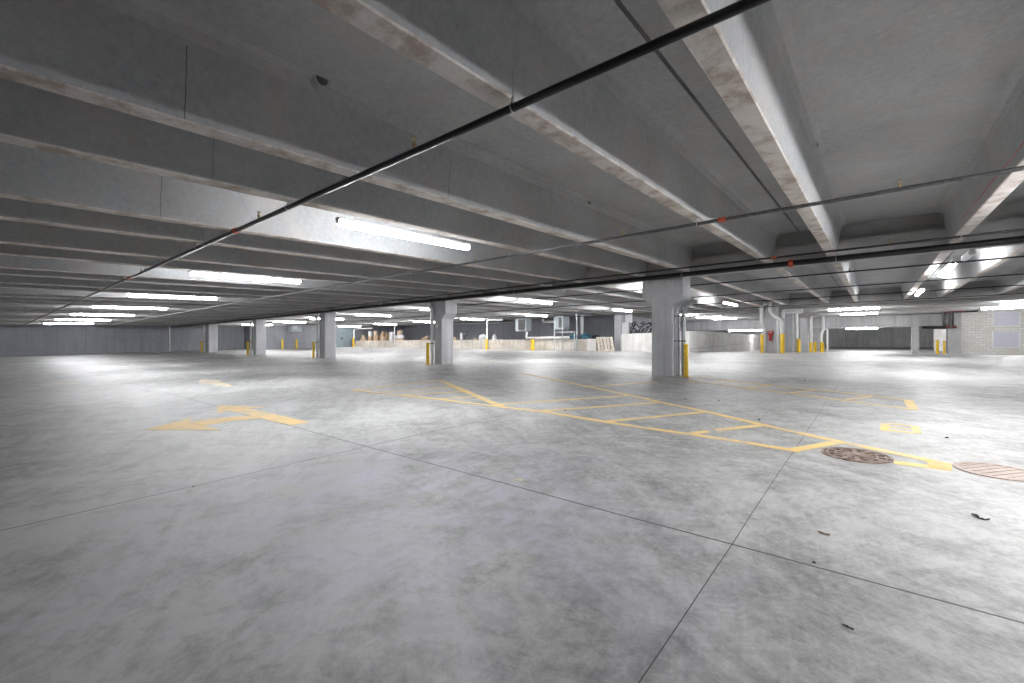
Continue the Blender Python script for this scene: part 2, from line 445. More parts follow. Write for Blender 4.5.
# topping slab over everything
m = MB()
yy = [YB-.3, 14.2, 34.2, 52, 72.5]
vs = [(x, y, cz(x, y)+.86+h) for h in (0, .2) for y in yy for x in (XL-.3, XR+.3)]
n = len(yy)*2
fs = [(2*j, 2*j+1, 2*j+3, 2*j+2) for j in range(len(yy)-1)] + [(n+2*j, n+2*j+2, n+2*j+3, n+2*j+1) for j in range(len(yy)-1)]
m.add(vs, fs); struct(m.build('ceiling', M['tee'], fix=False))
# low flat slab beyond the far beam
m = MB(); m.box(-17, XR, 52.9, 72.2, CAMZ+2.1, CAMZ+2.35); struct(m.build('ceiling', M['girder']))
m = MB(); m.prism([0]*4, [[(x, G2B+.02, cz(x, 35)+.3), (x, 36.3, cz(x, 35)+.3), (x, 36.3, cz(x, 35)+.5), (x, G2B+.02, cz(x, 35)+.5)] for x in (-51.98, -17.1)]); struct(m.build('ceiling', M['girder']))

def girder(name, label, x0, x1, yf, yb, yw0, yw1, led=.38, H=.84, dz=-.015):
    pr = [(yf, dz), (yb, dz), (yb, led), (yw1, led), (yw1, H), (yw0, H), (yw0, led), (yf, led)]
    rings = []
    for j in range(7):
        x = x0+(x1-x0)*j/6
        rings.append([(x, y, cz(x, (yf+yb)/2)+d) for y, d in pr])
    m = MB(); m.prism(pr, rings)
    o = m.build(name, M['girder'], origin=(x0, yf, cz(x0, yf)))
    return tag(o, label, 'beam')
girder('concrete_girder', 'long precast concrete ledge beam resting on the nearest row of columns', XL+.03, XR-.03, G1F, G1B, 14.2, 14.95)
girder('concrete_girder', 'precast concrete ledge beam over the second, farther row of columns', -51.97, XR-.03, G2F, G2B, 34.25, 34.95, led=.30)
m = MB(); m.cbox(-17, 4.55, 52.15, 52.9, CAMZ+1.55, CAMZ+2.6, .02)
tag(m.build('concrete_beam', M['wall_mid'], origin=(-7, 52.5, CAMZ+1.55)), 'deep pale concrete beam at the far end with a long tube light under it', 'beam')

# ------------------------------------------------------------ walls
def wall(name, mat, x0, x1, y0, y1, z0, z1, ch=0):
    m = MB(); m.box(x0, x1, y0, y1, z0, z1); return struct(m.build(name, mat))
TOP = 4.7
wall('wall_left', M['wall_dark'], XL-.3, XL, YB, 20.3, -.6, TOP)
wall('wall_left_far', M['wall_dark'], -52.3, -52.0, 20.3, 36.6, .2, TOP)
wall('wall_left_return', M['wall_dark'], XL, -52.3, 20.0, 20.3, .2, TOP)
wall('wall_storage', M['wall_dark'], -52.3, -17.0, 36.3, 36.6, .2, TOP)
wall('wall_ramp', M['wall_dark'], -17.3, -17.0, 36.6, 72, .2, TOP)
wall('wall_far', M['wall_mid'], -17.3, XR, 72, 72.3, .2, TOP)
wall('wall_back', M['wall_mid'], XL-.3, XR+.3, YB-.3, YB, -.8, TOP)
wall('wall_right', M['wall_mid'], XR, XR+.3, YB, 72, -.8, TOP)
# blockwork wall
wall('wall_block', M['block'], 5.36, XR, 50.0, 50.25, .3, TOP)
for i, (u0, v0, u1, v1) in enumerate(((994, 313.2, 1019, 325), (994, 332, 1019, 347))):
    a = at_y(u0, v0, 50); b = at_y(u1, v1, 50)
    m = MB(); w = .09
    m.box(a.x-w, b.x+w, 49.94, 50.0, a.z, a.z+w); m.box(a.x-w, b.x+w, 49.94, 50.0, b.z-w, b.z)
    m.box(a.x-w, a.x, 49.94, 50.0, b.z, a.z); m.box(b.x, b.x+w, 49.94, 50.0, b.z, a.z)
    fr = m.build('window_%d' % (i+1), M['pvc'], origin=((a.x+b.x)/2, 50, b.z)); struct(fr)
    m = MB(); m.box(a.x, b.x, 49.97, 50.0, b.z, a.z); m.build('window_panel', M['panel'], fr, origin=((a.x+b.x)/2, 50, b.z))
# storage platform with its low front wall
m = MB(); m.box(-52.0, -16.95, 31.45, 36.3, .9, 1.05+.6)
def low_wall(name, mat, x0, x1, y0, y1, h, yslope=0):
    m = MB(); n = 8; vs = []; fs = []
    alongx = abs(x1-x0) > abs(y1-y0)
    for j in range(n+1):
        t = j/n
        if alongx: q = [(x0+(x1-x0)*t, y0), (x0+(x1-x0)*t, y1)]
        else: q = [(x0, y0+(y1-y0)*t), (x1, y0+(y1-y0)*t)]
        hh = h if not callable(h) else h(t)
        zb = fz(*q[0]); vs += [(q[0][0], q[0][1], zb-.05), (q[1][0], q[1][1], zb-.05), (q[1][0], q[1][1], zb+hh), (q[0][0], q[0][1], zb+hh)]
    for j in range(n):
        for k in range(4): fs.append((4*j+k, 4*j+(k+1) % 4, 4*j+4+(k+1) % 4, 4*j+4+k))
    fs += [(0,1,2,3), tuple(4*n+k for k in (3,2,1,0))]
    m.add(vs, fs); return struct(m.build(name, mat))
low_wall('wall_platform', M['wall_tan'], -52.0, -17.75, 31.2, 31.45, lambda t: .80+.16*t)
m = MB(); n = 6; vs = []
for j in range(n+1):
    x = -52+(35.0)*j/n; z = fz(x, 31.2)+.74+.16*j/n
    vs += [(x, 31.45, z-.2), (x, 36.3, z-.2), (x, 36.3, z), (x, 31.45, z)]
fs = []
for j in range(n):
    for k in range(4): fs.append((4*j+k, 4*j+(k+1) % 4, 4*j+4+(k+1) % 4, 4*j+4+k))
m.add(vs, fs); struct(m.build('floor_platform', M['wall_mid']))
def plat(x): return fz(x, 31.2)+.74+.16*(x+52)/35
low_wall('wall_platform_end', M['wall_white'], -17.75, -16.95, 31.15, 31.5, .98)
low_wall('wall_ramp_front', M['wall_white'], -15.2, -10.3, 32.0, 32.25, lambda t: 1.33+.17*t)
low_wall('wall_ramp_side', M['wall_white'], -10.3, -10.05, 32.0, 58.0, lambda t: 1.50+.28*t)
# sloping steel rail line on the ramp wall
m = MB(); m.tube([at_x(690, 349.0, -10.0), at_x(752, 342.8, -10.0)], .02)
tag(m.build('handrail', M['galv'], origin=at_x(690, 349, -10.0)), 'thin sloping handrail along the long pale ramp wall', 'handrail')

# ------------------------------------------------------------ columns
def column(name, label, xc, yf, w=.66, d=.75, top=None, corbel=.34, group=None, mat=None):
    z0 = fz(xc, yf)-.03; z1 = (cz(xc, yf)-.016) if top is None else top
    t = thing(name, label, 'column', (xc, yf+d/2, fz(xc, yf)), group)
    m = MB(); c = .02
    x0, x1, y0, y1 = xc-w/2, xc+w/2, yf, yf+d
    def ring(x0, x1, z): return [(x0+c, y0, z), (x1-c, y0, z), (x1, y0+c, z), (x1, y1-c, z), (x1-c, y1, z), (x0+c, y1, z), (x0, y1-c, z), (x0, y0+c, z)]
    rs = [ring(x0, x1, z0), ring(x0, x1, z1)]
    m.prism([0]*8, rs); m.build('shaft', mat or M['column'], t)
    if corbel:
        m = MB()
        for sgn in (-1, 1):
            xa = xc+sgn*w/2; e = corbel
            pts = [(xa, z1-.95), (xa+sgn*e, z1-.68), (xa+sgn*e, z1), (xa, z1)]
            rr = [[(x, yy_, z) for x, z in pts] for yy_ in (yf+.01, yf+d-.01)]
            m.prism([0]*4, rr)
        m.build('corbel', mat or M['column'], t)
    return t
CX0, CSP = -5.324, 10.934
near_row = [('concrete_column', 'large concrete column nearest the camera with grey conduits down its right side', 0),
            ('concrete_column', 'second nearest column in the front row, white pipe on its left edge', 1),
            ('concrete_column', 'third column from the right in the front row, teal door seen just beyond it', 2),
            ('concrete_column', 'fourth column from the right in the front row, small and distant', 3),
            ('concrete_column', 'leftmost concrete column in the picture, farthest of the front row', 4)]
ROWX = [(-5.33, .69), (-16.2, .52), (-27.28, .72), (-37.95, .66), (-48.95, .80)]
for nm, lb, k in near_row: column(nm, lb, ROWX[k][0], 14.2, w=ROWX[k][1], corbel=(.32, .26, 0, 0, 0)[k])
column('concrete_column', 'column at the ramp corner with red fire extinguisher cabinet on its face', -5.38, 34.2, corbel=0)
column('concrete_column', 'second column behind the fire extinguisher column, one bollard at its right', -5.3, 41.7, corbel=False)
column('concrete_column', 'third column behind the fire extinguisher column, two bollards beside its pipe', -5.28, 51.4, corbel=False)
column('concrete_column', 'smallest farthest column at the right end of the column cluster', -5.3, 62.6, corbel=False, top=CAMZ+2.12)
column('concrete_column', 'blue grey column beside the leaning pallets at the storage platform', -16.08, 33.2, w=.62, d=.8, corbel=False)
column('concrete_column', 'short pale column under the right end of the far deep beam', 2.8, 52.2, w=.5, d=.6, top=CAMZ+1.56, corbel=False, mat=M['wall_mid'])
column('concrete_column', 'brownish column at the left edge of the white block wall', 4.98, 49.6, w=.74, d=.7, corbel=False, mat=M['girder'])

# ------------------------------------------------------------ pipe guards (yellow bollards) and downpipes
def guard(label, x, y, h=1.07, r=.065, group=None):
    z = fz(x, y)
    t = thing('pipe_guard', label, 'bollard', (x, y, z), group)
    m = MB(); m.tube([(x, y, z-.01), (x, y, z+h-.03), (x, y, z+h)], [r, r, r*.75], 16); m.build('post', M['yellow'], t, smooth=True)
    m = MB(); m.box(x-r*1.5, x+r*1.5, y-r*1.5, y+r*1.5, z-.01, z+.012); m.build('base_plate', M['yellow'], t)
    return t
def pipe(label, pts, r, mat='pvc', clamps=(), name='drain_pipe', n=12, cat='pipe', bend=.12, elbows=True):
    pts = [Vector(p) for p in pts]
    t = thing(name, label, cat, pts[0])
    m = MB(); m.tube(pts, r, n, bend=bend); m.build('pipe_run', M[mat], t, smooth=True)
    for c in clamps:
        m = MB(); c = Vector(c); m.tube([c-Vector((0,0,.02)), c+Vector((0,0,.02))], r*1.35, n); m.build('clamp', M['steel_dark'], t)
    if elbows and len(pts) > 2 and r > .03:
        for i in range(1, len(pts)-1):
            a = pts[i]+(pts[i-1]-pts[i]).normalized()*min(.16, (pts[i-1]-pts[i]).length*.45)
            b = pts[i]+(pts[i+1]-pts[i]).normalized()*min(.16, (pts[i+1]-pts[i]).length*.45)
            for q, d in ((a, (pts[i-1]-pts[i]).normalized()), (b, (pts[i+1]-pts[i]).normalized())):
                m = MB(); m.tube([q-d*.025, q+d*.025], r*1.16, n); m.build('coupling', M[mat], t, smooth=True)
    return t
def foot(u, y):        # point on the floor below sight column u at depth plane y
    p = at_y(u, 360, y); return Vector((p.x, y, fz(p.x, y)))
# near column
gx = at_y(686, 360, 14.35).x
guard('tall yellow bollard at the foot of the nearest large column', gx, 14.35, 1.04, .07)
def colpipe(u, y, vtop, extra, r, mat, label, vcl=()):
    b = foot(u, y); pts = [b, at_y(u, vtop, y)]+[at_y(a, c, y) for a, c in extra]
    return pipe(label, pts, r, mat, [at_y(u, v, y) for v in vcl], 'conduit', bend=.18)
colpipe(675.2, 14.38, 309, [(684, 300.5), (690, 299.5)], .035, 'galv', 'thin grey conduit on the nearest column, left one of three', (316, 341))
colpipe(679.2, 14.52, 309, [(686, 301.5), (694, 299.5)], .033, 'galv', 'thin grey conduit on the nearest column, between its two neighbours', (316, 341))
colpipe(683.3, 14.66, 311, [(690, 303), (697.5, 301.5)], .062, 'galv', 'thick pale conduit on the nearest column, rightmost of three, bending to the right', (316, 341))
# other columns of the front row: white pipe and guard on the left edge
info = [(1, 'second nearest column', .06), (2, 'column before the teal door', .06), (3, 'fourth front row column', .06), (4, 'leftmost column', .06)]
for k, nm, r in info:
    x = ROWX[k][0]-ROWX[k][1]/2-.05; y = 14.09
    zt = cz(x, y)
    t = pipe('white vertical pipe on the left edge of the ' + nm, [(x, y, fz(x, y)), (x, y, zt-.55), (x-.15, y-.02, zt-.3), (x-.15, y-.02, zt-.2)], .08, 'pvc', [(x, y, fz(x, y)+1.0)])
    guard('yellow bollard guarding the pipe of the ' + nm, x-.06, y-.21, 1.05, .075)
# second column row
Y2 = 33.85
pipe('white pipe on the left of the extinguisher column, hooking over at the top', [foot(763.8, Y2), at_y(763.8, 330, Y2), at_y(761.5, 325, Y2), at_y(761.5, 306, Y2), at_y(763.5, 303.4, Y2), at_y(767.5, 303, Y2)], .11, bend=.25)
pipe('white pipe slanting across the face of the extinguisher column', [foot(781.6, Y2-.1), at_y(781.6, 321, Y2-.1), at_y(770, 312.5, Y2-.1), at_y(770, 302, Y2-.1)], .10, bend=.25)
pipe('thin white pipe beside the slanting one on the extinguisher column', [foot(778.2, Y2), at_y(778.2, 322, Y2)], .04)
guard('yellow bollard left of the extinguisher column', at_y(762, 340, Y2-.32).x, Y2-.32, 1.22, .10)
guard('yellow bollard right of the extinguisher column', at_y(782.4, 340, Y2-.45).x, Y2-.45, 1.25, .13)
pipe('thick short white pipe end beside the extinguisher column top', [at_y(783, 318, 36), at_y(783, 310.2, 36), at_y(803, 309.7, 36)], .09, bend=.15)
pipe('horizontal white pipe crossing between the clustered columns', [at_y(785, 313, 36.3), at_y(800.5, 312.5, 36.3), at_y(803, 311.5, 36.3)], .08)
Y3 = 41.4
pipe('grey white vertical pipe on the second clustered column', [foot(794.2, Y3), at_y(794.2, 311, Y3)], .10)
pipe('white vertical pipe above the bollard of the second clustered column', [foot(796.8, Y3-.1), at_y(796.8, 311, Y3-.1)], .10)
guard('yellow bollard beside the second clustered column', at_y(798.6, 345, Y3-.4).x, Y3-.4, 1.05, .13)
Y4 = 51.0
pipe('white pipe frame on the third clustered column', [foot(811.2, Y4), at_y(811.2, 316, Y4), at_y(823.3, 315, Y4), at_y(823.3, 329, Y4), at_y(821, 334, Y4), foot(821, Y4)], .12, bend=.25)
pipe('short horizontal white branch pipe with drop beyond the clustered columns', [at_y(823.5, 329.5, Y4+.3), at_y(827.3, 329, Y4+.3), foot(827.3, Y4+.3)], .07)
guard('left yellow bollard of the pair by the third clustered column', at_y(810.6, 345, Y4-.4).x, Y4-.4, .95, .11)
guard('right yellow bollard of the pair by the third clustered column', at_y(815, 345, Y4-.4).x, Y4-.4, .98, .13)
guard('pale yellow bollard under the bent pipe end of the column cluster', at_y(822, 345, Y4-.4).x, Y4-.4, .92, .17)
# storage side
YS = 31.0
def along(label, pts, y, r=.06, **k): pipe(label, [at_y(u, v, y) for u, v in pts], r, **k)
pipe('white pipe with right angle bend at the left end of the storage platform', [foot(354, YS), at_y(354, 328.8, YS), at_y(372, 328.3, YS)], .09, bend=.2)
guard('yellow bollard at the left end of the storage platform', at_y(353.4, 345, YS-.25).x, YS-.25, 1.2, .13)
pipe('white pipe with right angle bend before the grey storage wall', [foot(487, YS), at_y(487, 320, YS), at_y(503, 319.6, YS)], .08, bend=.2)
guard('yellow bollard under the bent pipe before the grey storage wall', at_y(486.6, 345, YS-.25).x, YS-.25, 1.0, .11)
pipe('white pipe dropping from the louvred unit and running right above the platform', [at_y(527, 332, YS), at_y(526, 338, YS), at_y(569, 337.5, YS)], .10, bend=.15)
guard('stout yellow bollard below the louvred unit', at_y(532.5, 345, YS-.3).x, YS-.3, .95, .16)
along('long thin white pipe across the grey storage wall', [(386, 325.3), (440, 324.5), (515, 322.5)], 36.1, .06)
along('white pipe stub with elbow under the ceiling between the two louvred units', [(543, 314.5), (543, 321.8), (554, 321.5)], 33.5, .11)
along('white hanging pipe in the storage corner near the blue grey column', [(582, 311), (582, 334)], 33.6, .13)
for u, vt, lb in ((554.5, 320, 'leftmost'), (562.3, 316, 'second')):
    pipe('slender steel post before the right louvred unit, %s of four' % lb, [foot(u, YS-.1), at_y(u, vt, YS-.1)], .05, 'galv', name='steel_post', cat='post')
pipe('short slender steel post in front of the teal tarpaulin', [foot(574.5, YS-.1), at_y(574.5, 332, YS-.1)], .045, 'galv', name='steel_post', cat='post')
pipe('tall slender steel post reaching the ceiling behind the teal tarpaulin', [foot(576.8, YS), at_y(576.8, 313, YS)], .05, 'galv', name='steel_post', cat='post')
along('thin steel cross rail between the slender posts', [(554.5, 332.3), (574.5, 332)], YS-.1, .04, mat='galv', name='cross_rail', cat='rail')
# bollards against the left far wall
for u, lb in ((282.5, 'left bollard of two before the dark wall cabinet'), (296.5, 'right bollard of two before the dark wall cabinet')):
    p = at_x(u, 345, -51.2); guard('slim yellow ' + lb, p.x, p.y, 1.12, .10)
x = XL+.12; p = at_x(169.6, 345, x)
pipe('thin white downpipe on the long dark left wall', [(x, p.y, fz(x, p.y)), (x, p.y, cz(x, p.y)-.05)], .06)
# teal door in the far left wall
a = at_x(337, 345, -52); b = at_x(356, 345, -52)
m = MB(); z0 = fz(-52, 30)
m.box(-52.0, -51.93, a.y, b.y, z0, z0+2.35); d = m.build('door_1', M['bluegrey'], origin=(-52, a.y, z0)); struct(d)
m = MB(); m.box(-51.93, -51.86, a.y+.5, a.y+.62, z0+.95, z0+1.25); m.box(-51.9, -51.8, a.y+.5, a.y+.75, z0+1.02, z0+1.07)
m.build('door_handle', M['dark'], d, origin=(-52, a.y, z0))
# wall cabinet
a = at_x(288, 319, -51.9); b = at_x(299, 332, -51.9)
t = thing('wall_cabinet', 'grey metal unit hung high on the dark wall above two slim bollards', 'cabinet', (-51.95, a.y, b.z))
m = MB(); m.cbox(-51.98, -51.2, a.y, b.y, b.z, a.z, .03); m.build('body', M['greycab'], t)
m = MB(); m.box(-51.2, -51.17, a.y+.25, a.y+.75, b.z+.3, a.z-.3); m.build('light_panel', M['whitebox'], t)

# far right doorway and bollards
wall('door_2', M['wall_white'], at_y(934, 340, 60).x, at_y(946, 340, 60).x, 60, 60.2, fz(4, 60), fz(4, 60)+2.4)
guard('thin yellow bollard left of the brownish column', at_y(937.4, 345, 50.5).x, 50.5, 1.15, .10)
guard('thin yellow bollard touching the edge of the brownish column', at_y(944.3, 345, 50.2).x, 50.2, 1.1, .08)
# riser valve assembly on the brownish column
xa = at_y(951, 320, 49.4).x
t = thing('riser_valve', 'dark riser pipe with red valve wheels high on the brownish column', 'valve', (xa, 49.4, CAMZ+1.3))
z1 = at_y(951, 311.5, 49.4).z; z0 = at_y(951, 328, 49.4).z
m = MB(); m.tube([(xa, 49.4, z0), (xa, 49.4, z1)], .16, 14); m.build('riser', M['black'], t, smooth=True)
m = MB(); m.tube([(xa-.5, 49.35, z1), (xa+.75, 49.35, z1+.02)], .09, 12); m.build('upper_branch', M['darkred'], t, smooth=True)
m = MB(); m.tube([(xa-.42, 49.35, z0+.1), (xa+.3, 49.35, z0+.1)], .10, 12); m.build('lower_valve', M['darkred'], t, smooth=True)
m = MB(); m.tube([(xa-.42, 49.45, z0+.1), (xa-.42, 49.45, z1)], .07, 12); m.build('side_riser', M['black'], t, smooth=True)
pipe('black pipe running left from the riser valve under the far beam', [at_y(946, 327.5, 49.3), at_y(922, 327.5, 49.3)], .12, 'black')
pipe('black pipe along the top of the white block wall', [at_y(952, 311.6, 49.5), at_y(978, 310.6, 49.5)], .10, 'black')

# fire extinguisher cabinet
t0 = at_y(768.8, 331.2, 34.17); t1 = at_y(772.8, 337.5, 34.17)
t = thing('fire_extinguisher', 'red fire extinguisher in a bracket on the face of the ramp corner column', 'extinguisher', (t0.x, 34.17, t1.z))
m = MB(); m.cbox(t0.x-.05, t1.x+.05, 34.02, 34.19, t1.z+.15, t0.z, .02); m.build('cabinet', M['firered'], t)
m = MB(); cx_ = (t0.x+t1.x)/2; m.tube([(cx_, 33.95, t1.z-.22), (cx_, 33.95, t1.z+.26), (cx_, 33.95, t1.z+.34)], [.09, .09, .03], 14); m.build('bottle', M['firered'], t, smooth=True)
m = MB(); m.box(t0.x+.02, t1.x-.02, 34.0, 34.02, t0.z-.22, t0.z-.06); m.build('notice', M['whitebox'], t)
# small boxes on columns
p = at_y(437.3, 326, 14.2)
m = MB(); m.cbox(p.x-.06, p.x+.06, 14.12, 14.2, p.z-.09, p.z+.09, .01); tag(m.build('junction_box', M['whitebox'], origin=(p.x, 14.2, p.z)), 'small white box on the dark face of the second nearest column', 'junction box')
p = at_y(628.3, 318.5, 33.3)
m = MB(); m.cbox(p.x-.22, p.x+.22, 33.2, 33.6, p.z-.36, p.z+.36, .03); tag(m.build('wall_box', M['whitebox'], origin=(p.x, 33.3, p.z)), 'white box high at the right of the blue grey column', 'box')
m = MB(); p = at_y(624.6, 340, 33.0); m.box(p.x-.22, p.x+.22, 33.0, 33.25, fz(p.x, 33), at_y(624.6, 322.5, 33).z)  # white board added in place of the column's brightly lit side face
tag(m.build('lit_side_board', M['whitebox'], origin=(p.x, 33, fz(p.x, 33))), 'tall white board standing in for the lit right side of the blue grey column', 'board')

# ------------------------------------------------------------ unit heaters
def heater(label, u0, v0, u1, v1, y, side):
    a = at_y(u0, v0, y); b = at_y(u0, v1, y); b.x = at_y(u1, v1, y+.9).x
    t = thing('unit_heater', label, 'heater', ((a.x+b.x)/2, y, b.z))
    m = MB(); m.cbox(a.x, b.x, y, y+.9, b.z, a.z, .04); m.build('housing', M['greycab'], t)
    w = b.x-a.x; x0 = a.x+w*(.28 if side else .5); x1 = a.x+w*(.95 if side else .97)
    zc0 = b.z+(a.z-b.z)*.12; zc1 = b.z+(a.z-b.z)*.90
    m = MB()
    m.box(x0, x1, y-.015, y+.01, zc0, zc1); m.build('grille_back', M['dark'], t)
    for k in range(7):
        z = zc0+(zc1-zc0)*(k+.5)/7
        m = MB(); m.add([(x0+.02, y-.05, z-.05), (x1-.02, y-.05, z-.05), (x1-.02, y-.016, z+.04), (x0+.02, y-.016, z+.04), (x0+.02, y-.04, z-.06), (x1-.02, y-.04, z-.06), (x1-.02, y-.006, z+.03), (x0+.02, y-.006, z+.03)],
                        [(0,1,2,3),(4,7,6,5),(0,4,5,1),(1,5,6,2),(2,6,7,3),(3,7,4,0)])
        m.build('louvre', M['louvre'], t)
    for dx in (.12, .88):
        m = MB(); x = a.x+w*dx; m.tube([(x, y+.4, a.z), (x, y+.4, cz(x, y)+.7)], .02, 6); m.build('hanger_rod', M['galv'], t)
heater('grey louvred heater box hanging above the stout yellow bollard', 515.3, 318.5, 531.7, 331.5, 31.7, 1)
heater('grey louvred heater box behind the slender steel posts', 553.5, 316.5, 569.5, 329.6, 31.7, 0)

# ------------------------------------------------------------ stored goods on the platform
def pbox(label, u0, v0, u1, v1, y, d, mat, name='cardboard_box', cat='box', group=None, tape=True):
    a = at_y(u0, v0, y); b = at_y((u0+u1)/2, v1, y); d = min(d, .3)
    b.x = max(at_y(u1, v1, y+d).x, a.x+.3); zb = b.z; a.z -= .012
    m = MB()
    t = thing(name, label, cat, ((a.x+b.x)/2, y+d/2, zb), group)
    m.cbox(a.x, b.x, y, y+d, zb, a.z, .015); m.build('carton' if tape else 'body', M[mat], t)
    if tape:
        xm = (a.x+b.x)/2
        m = MB(); m.box(xm-.04, xm+.04, y-.004, y+d+.004, a.z-.12, a.z+.004); m.build('tape_strip', M['card2' if mat == 'card' else 'card'], t)
    return t
YP = 31.7
def pz(u): return None
def vplat(u, y):
    p = at_y(u, 340, y); z = plat(p.x); dx, dy, dz = ray(u, 340); tt = y/dy
    return VH-F_*(z-CAMZ)/tt
G = 'cartons and goods stored on the raised platform'
items = [  # label, u0, v0, u1, v1(None = on platform), y, depth, material, name, category
 ('low brown carton at the left end of the stored pile', 360, 338, 367, None, YP, .8, 'card', 'cardboard_box', 'box'),
 ('small pale carton on top of the low brown carton at the left end', 361.5, 335, 364.5, 338, YP, .5, 'card2', 'cardboard_box', 'box'),
 ('brown carton at the foot of the big stack under a white box', 368, 336.3, 373, None, YP, .9, 'card', 'cardboard_box', 'box'),
 ('white box near the top left of the big carton stack', 368.3, 331.3, 372.6, 336.3, YP, .8, 'whitebox', 'plastic_box', 'box'),
 ('large brown carton, bottom centre of the big stack', 373.2, 335.3, 379.6, None, YP, 1.0, 'card', 'cardboard_box', 'box'),
 ('pale carton topping the big stack beside the white box', 373.4, 330.8, 378, 335.3, YP, .8, 'card2', 'cardboard_box', 'box'),
 ('brown carton standing right of the big stack', 380, 333.5, 385, None, YP, .9, 'card', 'cardboard_box', 'box'),
 ('pale carton in front of the darker cartons mid pile', 381.5, 336.5, 384.6, None, YP-.4, .4, 'card2', 'cardboard_box', 'box'),
 ('narrow brown carton between the two pale ones', 385.4, 332.5, 388.6, None, YP, .9, 'card', 'cardboard_box', 'box'),
 ('tall white appliance carton left of the upright grey post', 389.2, 332, 394.4, None, YP, 1.0, 'whitebox', 'plastic_box', 'box'),
 ('wide brown timber stack under a white slab', 395, 338.2, 405, None, YP, 1.2, 'wood', 'timber_stack', 'timber'),
 ('wide white slab lying on the timber stack', 395, 335.2, 404, 338.2, YP, 1.1, 'whitebox', 'foam_slab', 'slab'),
 ('pale brown carton perched on the white slab', 397, 330.3, 402.4, 335.2, YP, .8, 'card2', 'cardboard_box', 'box'),
 ('squat brown carton filling the gap mid pile', 377.5, 337, 381, None, YP+.5, .3, 'card', 'cardboard_box', 'box'),
 ('small dark brown carton high behind the middle of the pile', 381.3, 331.2, 383.8, 333.5, YP, .3, 'card', 'cardboard_box', 'box'),
 ('low reddish carton just left of the second nearest column', 421, 337.8, 429, None, YP, .9, 'card', 'cardboard_box', 'box'),
 ('small pale carton against the edge of the second nearest column', 424.5, 335.9, 427.5, 337.75, YP, .5, 'card2', 'cardboard_box', 'box'),
 ('small brown carton just right of the second nearest column', 453.5, 337.3, 456, None, YP, .5, 'card', 'cardboard_box', 'box'),
 ('brown carton left of the white sack', 473, 338, 476, None, YP, .5, 'card', 'cardboard_box', 'box'),
]
for lb, u0, v0, u1, v1, y, d, mt, nm, ct in items:
    v1 = vplat((u0+u1)/2, y)+.0 if v1 is None else v1
    pbox(lb, u0, v0, u1, v1, y, d, mt, nm, ct, tape=(nm == 'cardboard_box'))
# slim post in front of pile
pipe('slim white post standing in front of the stored cartons', [foot(394.6, YS), at_y(394.6, 324, YS)], .05, 'pvc', name='steel_post', cat='post')
# folding chair leaning (dark frame, white back)
p0 = at_y(459, vplat(459, YP), YP); p1 = at_y(464, vplat(464, YP), YP); zt = at_y(460, 331.5, YP).z
t = thing('folded_trolley', 'dark framed folded hand trolley leaning by the grey storage wall', 'trolley', p0)
for q in (p0, p1):
    m = MB(); m.tube([q, (q.x+.35, YP+.25, zt)], .03, 8); m.build('side_rail', M['dark'], t)
for f in (.0, .5, 1.0):
    a = p0.lerp(Vector((p0.x+.35, YP+.25, zt)), f); b = p1.lerp(Vector((p1.x+.35, YP+.25, zt)), f)
    m = MB(); m.tube([a, b], .025, 8); m.build('cross_bar', M['dark'], t)
a = p0.lerp(Vector((p0.x+.35, YP+.25, zt)), .12); b = p0.lerp(Vector((p0.x+.35, YP+.25, zt)), .85)
m = MB(); m.box(a.x+.1, a.x+.36, YP, YP+.09, a.z, b.z); m.build('back_plate', M['whitebox'], t)
def blob(label, name, cat, u0, v0, u1, y, mat, seed, d=.8):
    import bmesh
    a = at_y(u0, v0, y); b = at_y(u1, v0, y); zb = plat((a.x+b.x)/2)
    cx = (a.x+b.x)/2; hx = (b.x-a.x)/2; H = a.z-zb
    me = bpy.data.meshes.new(name); bm = bmesh.new(); bmesh.ops.create_icosphere(bm, subdivisions=4, radius=1)
    for v in bm.verts:
        c = v.co.copy(); k = 1+.28*noise.noise(c*2.1+Vector((seed, 0, 0)))+.08*noise.noise(c*6+Vector((0, seed, 0)))
        z = max(c.z, -.55)
        v.co = Vector((c.x*hx*k, c.y*d/2*k, (z+.55)/1.55*H*(.88+.14*k)))
    bm.to_mesh(me); bm.free(); me.materials.append(M[mat])
    for p in me.polygons: p.use_smooth = True
    o = bpy.data.objects.new(name, me); COL.objects.link(o); o.location = (cx, y+d/2, zb)
    return tag(o, label, cat)
blob('bulging white sack on the platform before the grey storage wall', 'white_sack', 'sack', 476.6, 334.3, 483.5, YP, 'whitebox', 3)
blob('small narrow white bag right of the bent pipe bollard', 'white_bag', 'sack', 491.5, 334.3, 494.2, YP, 'whitebox', 8, .5)
blob('teal covered bundle on the platform, left one of two', 'teal_tarpaulin', 'tarpaulin', 568.5, 334.2, 575.5, YP, 'teal', 5)
blob('teal covered bundle on the platform, right one of two', 'teal_tarpaulin', 'tarpaulin', 579, 333, 587, YP, 'teal', 12)
blob('dark bundle between the teal covers and the leaning pallets', 'dark_bundle', 'bundle', 590, 334.5, 597, YP+.9, 'dark', 21)
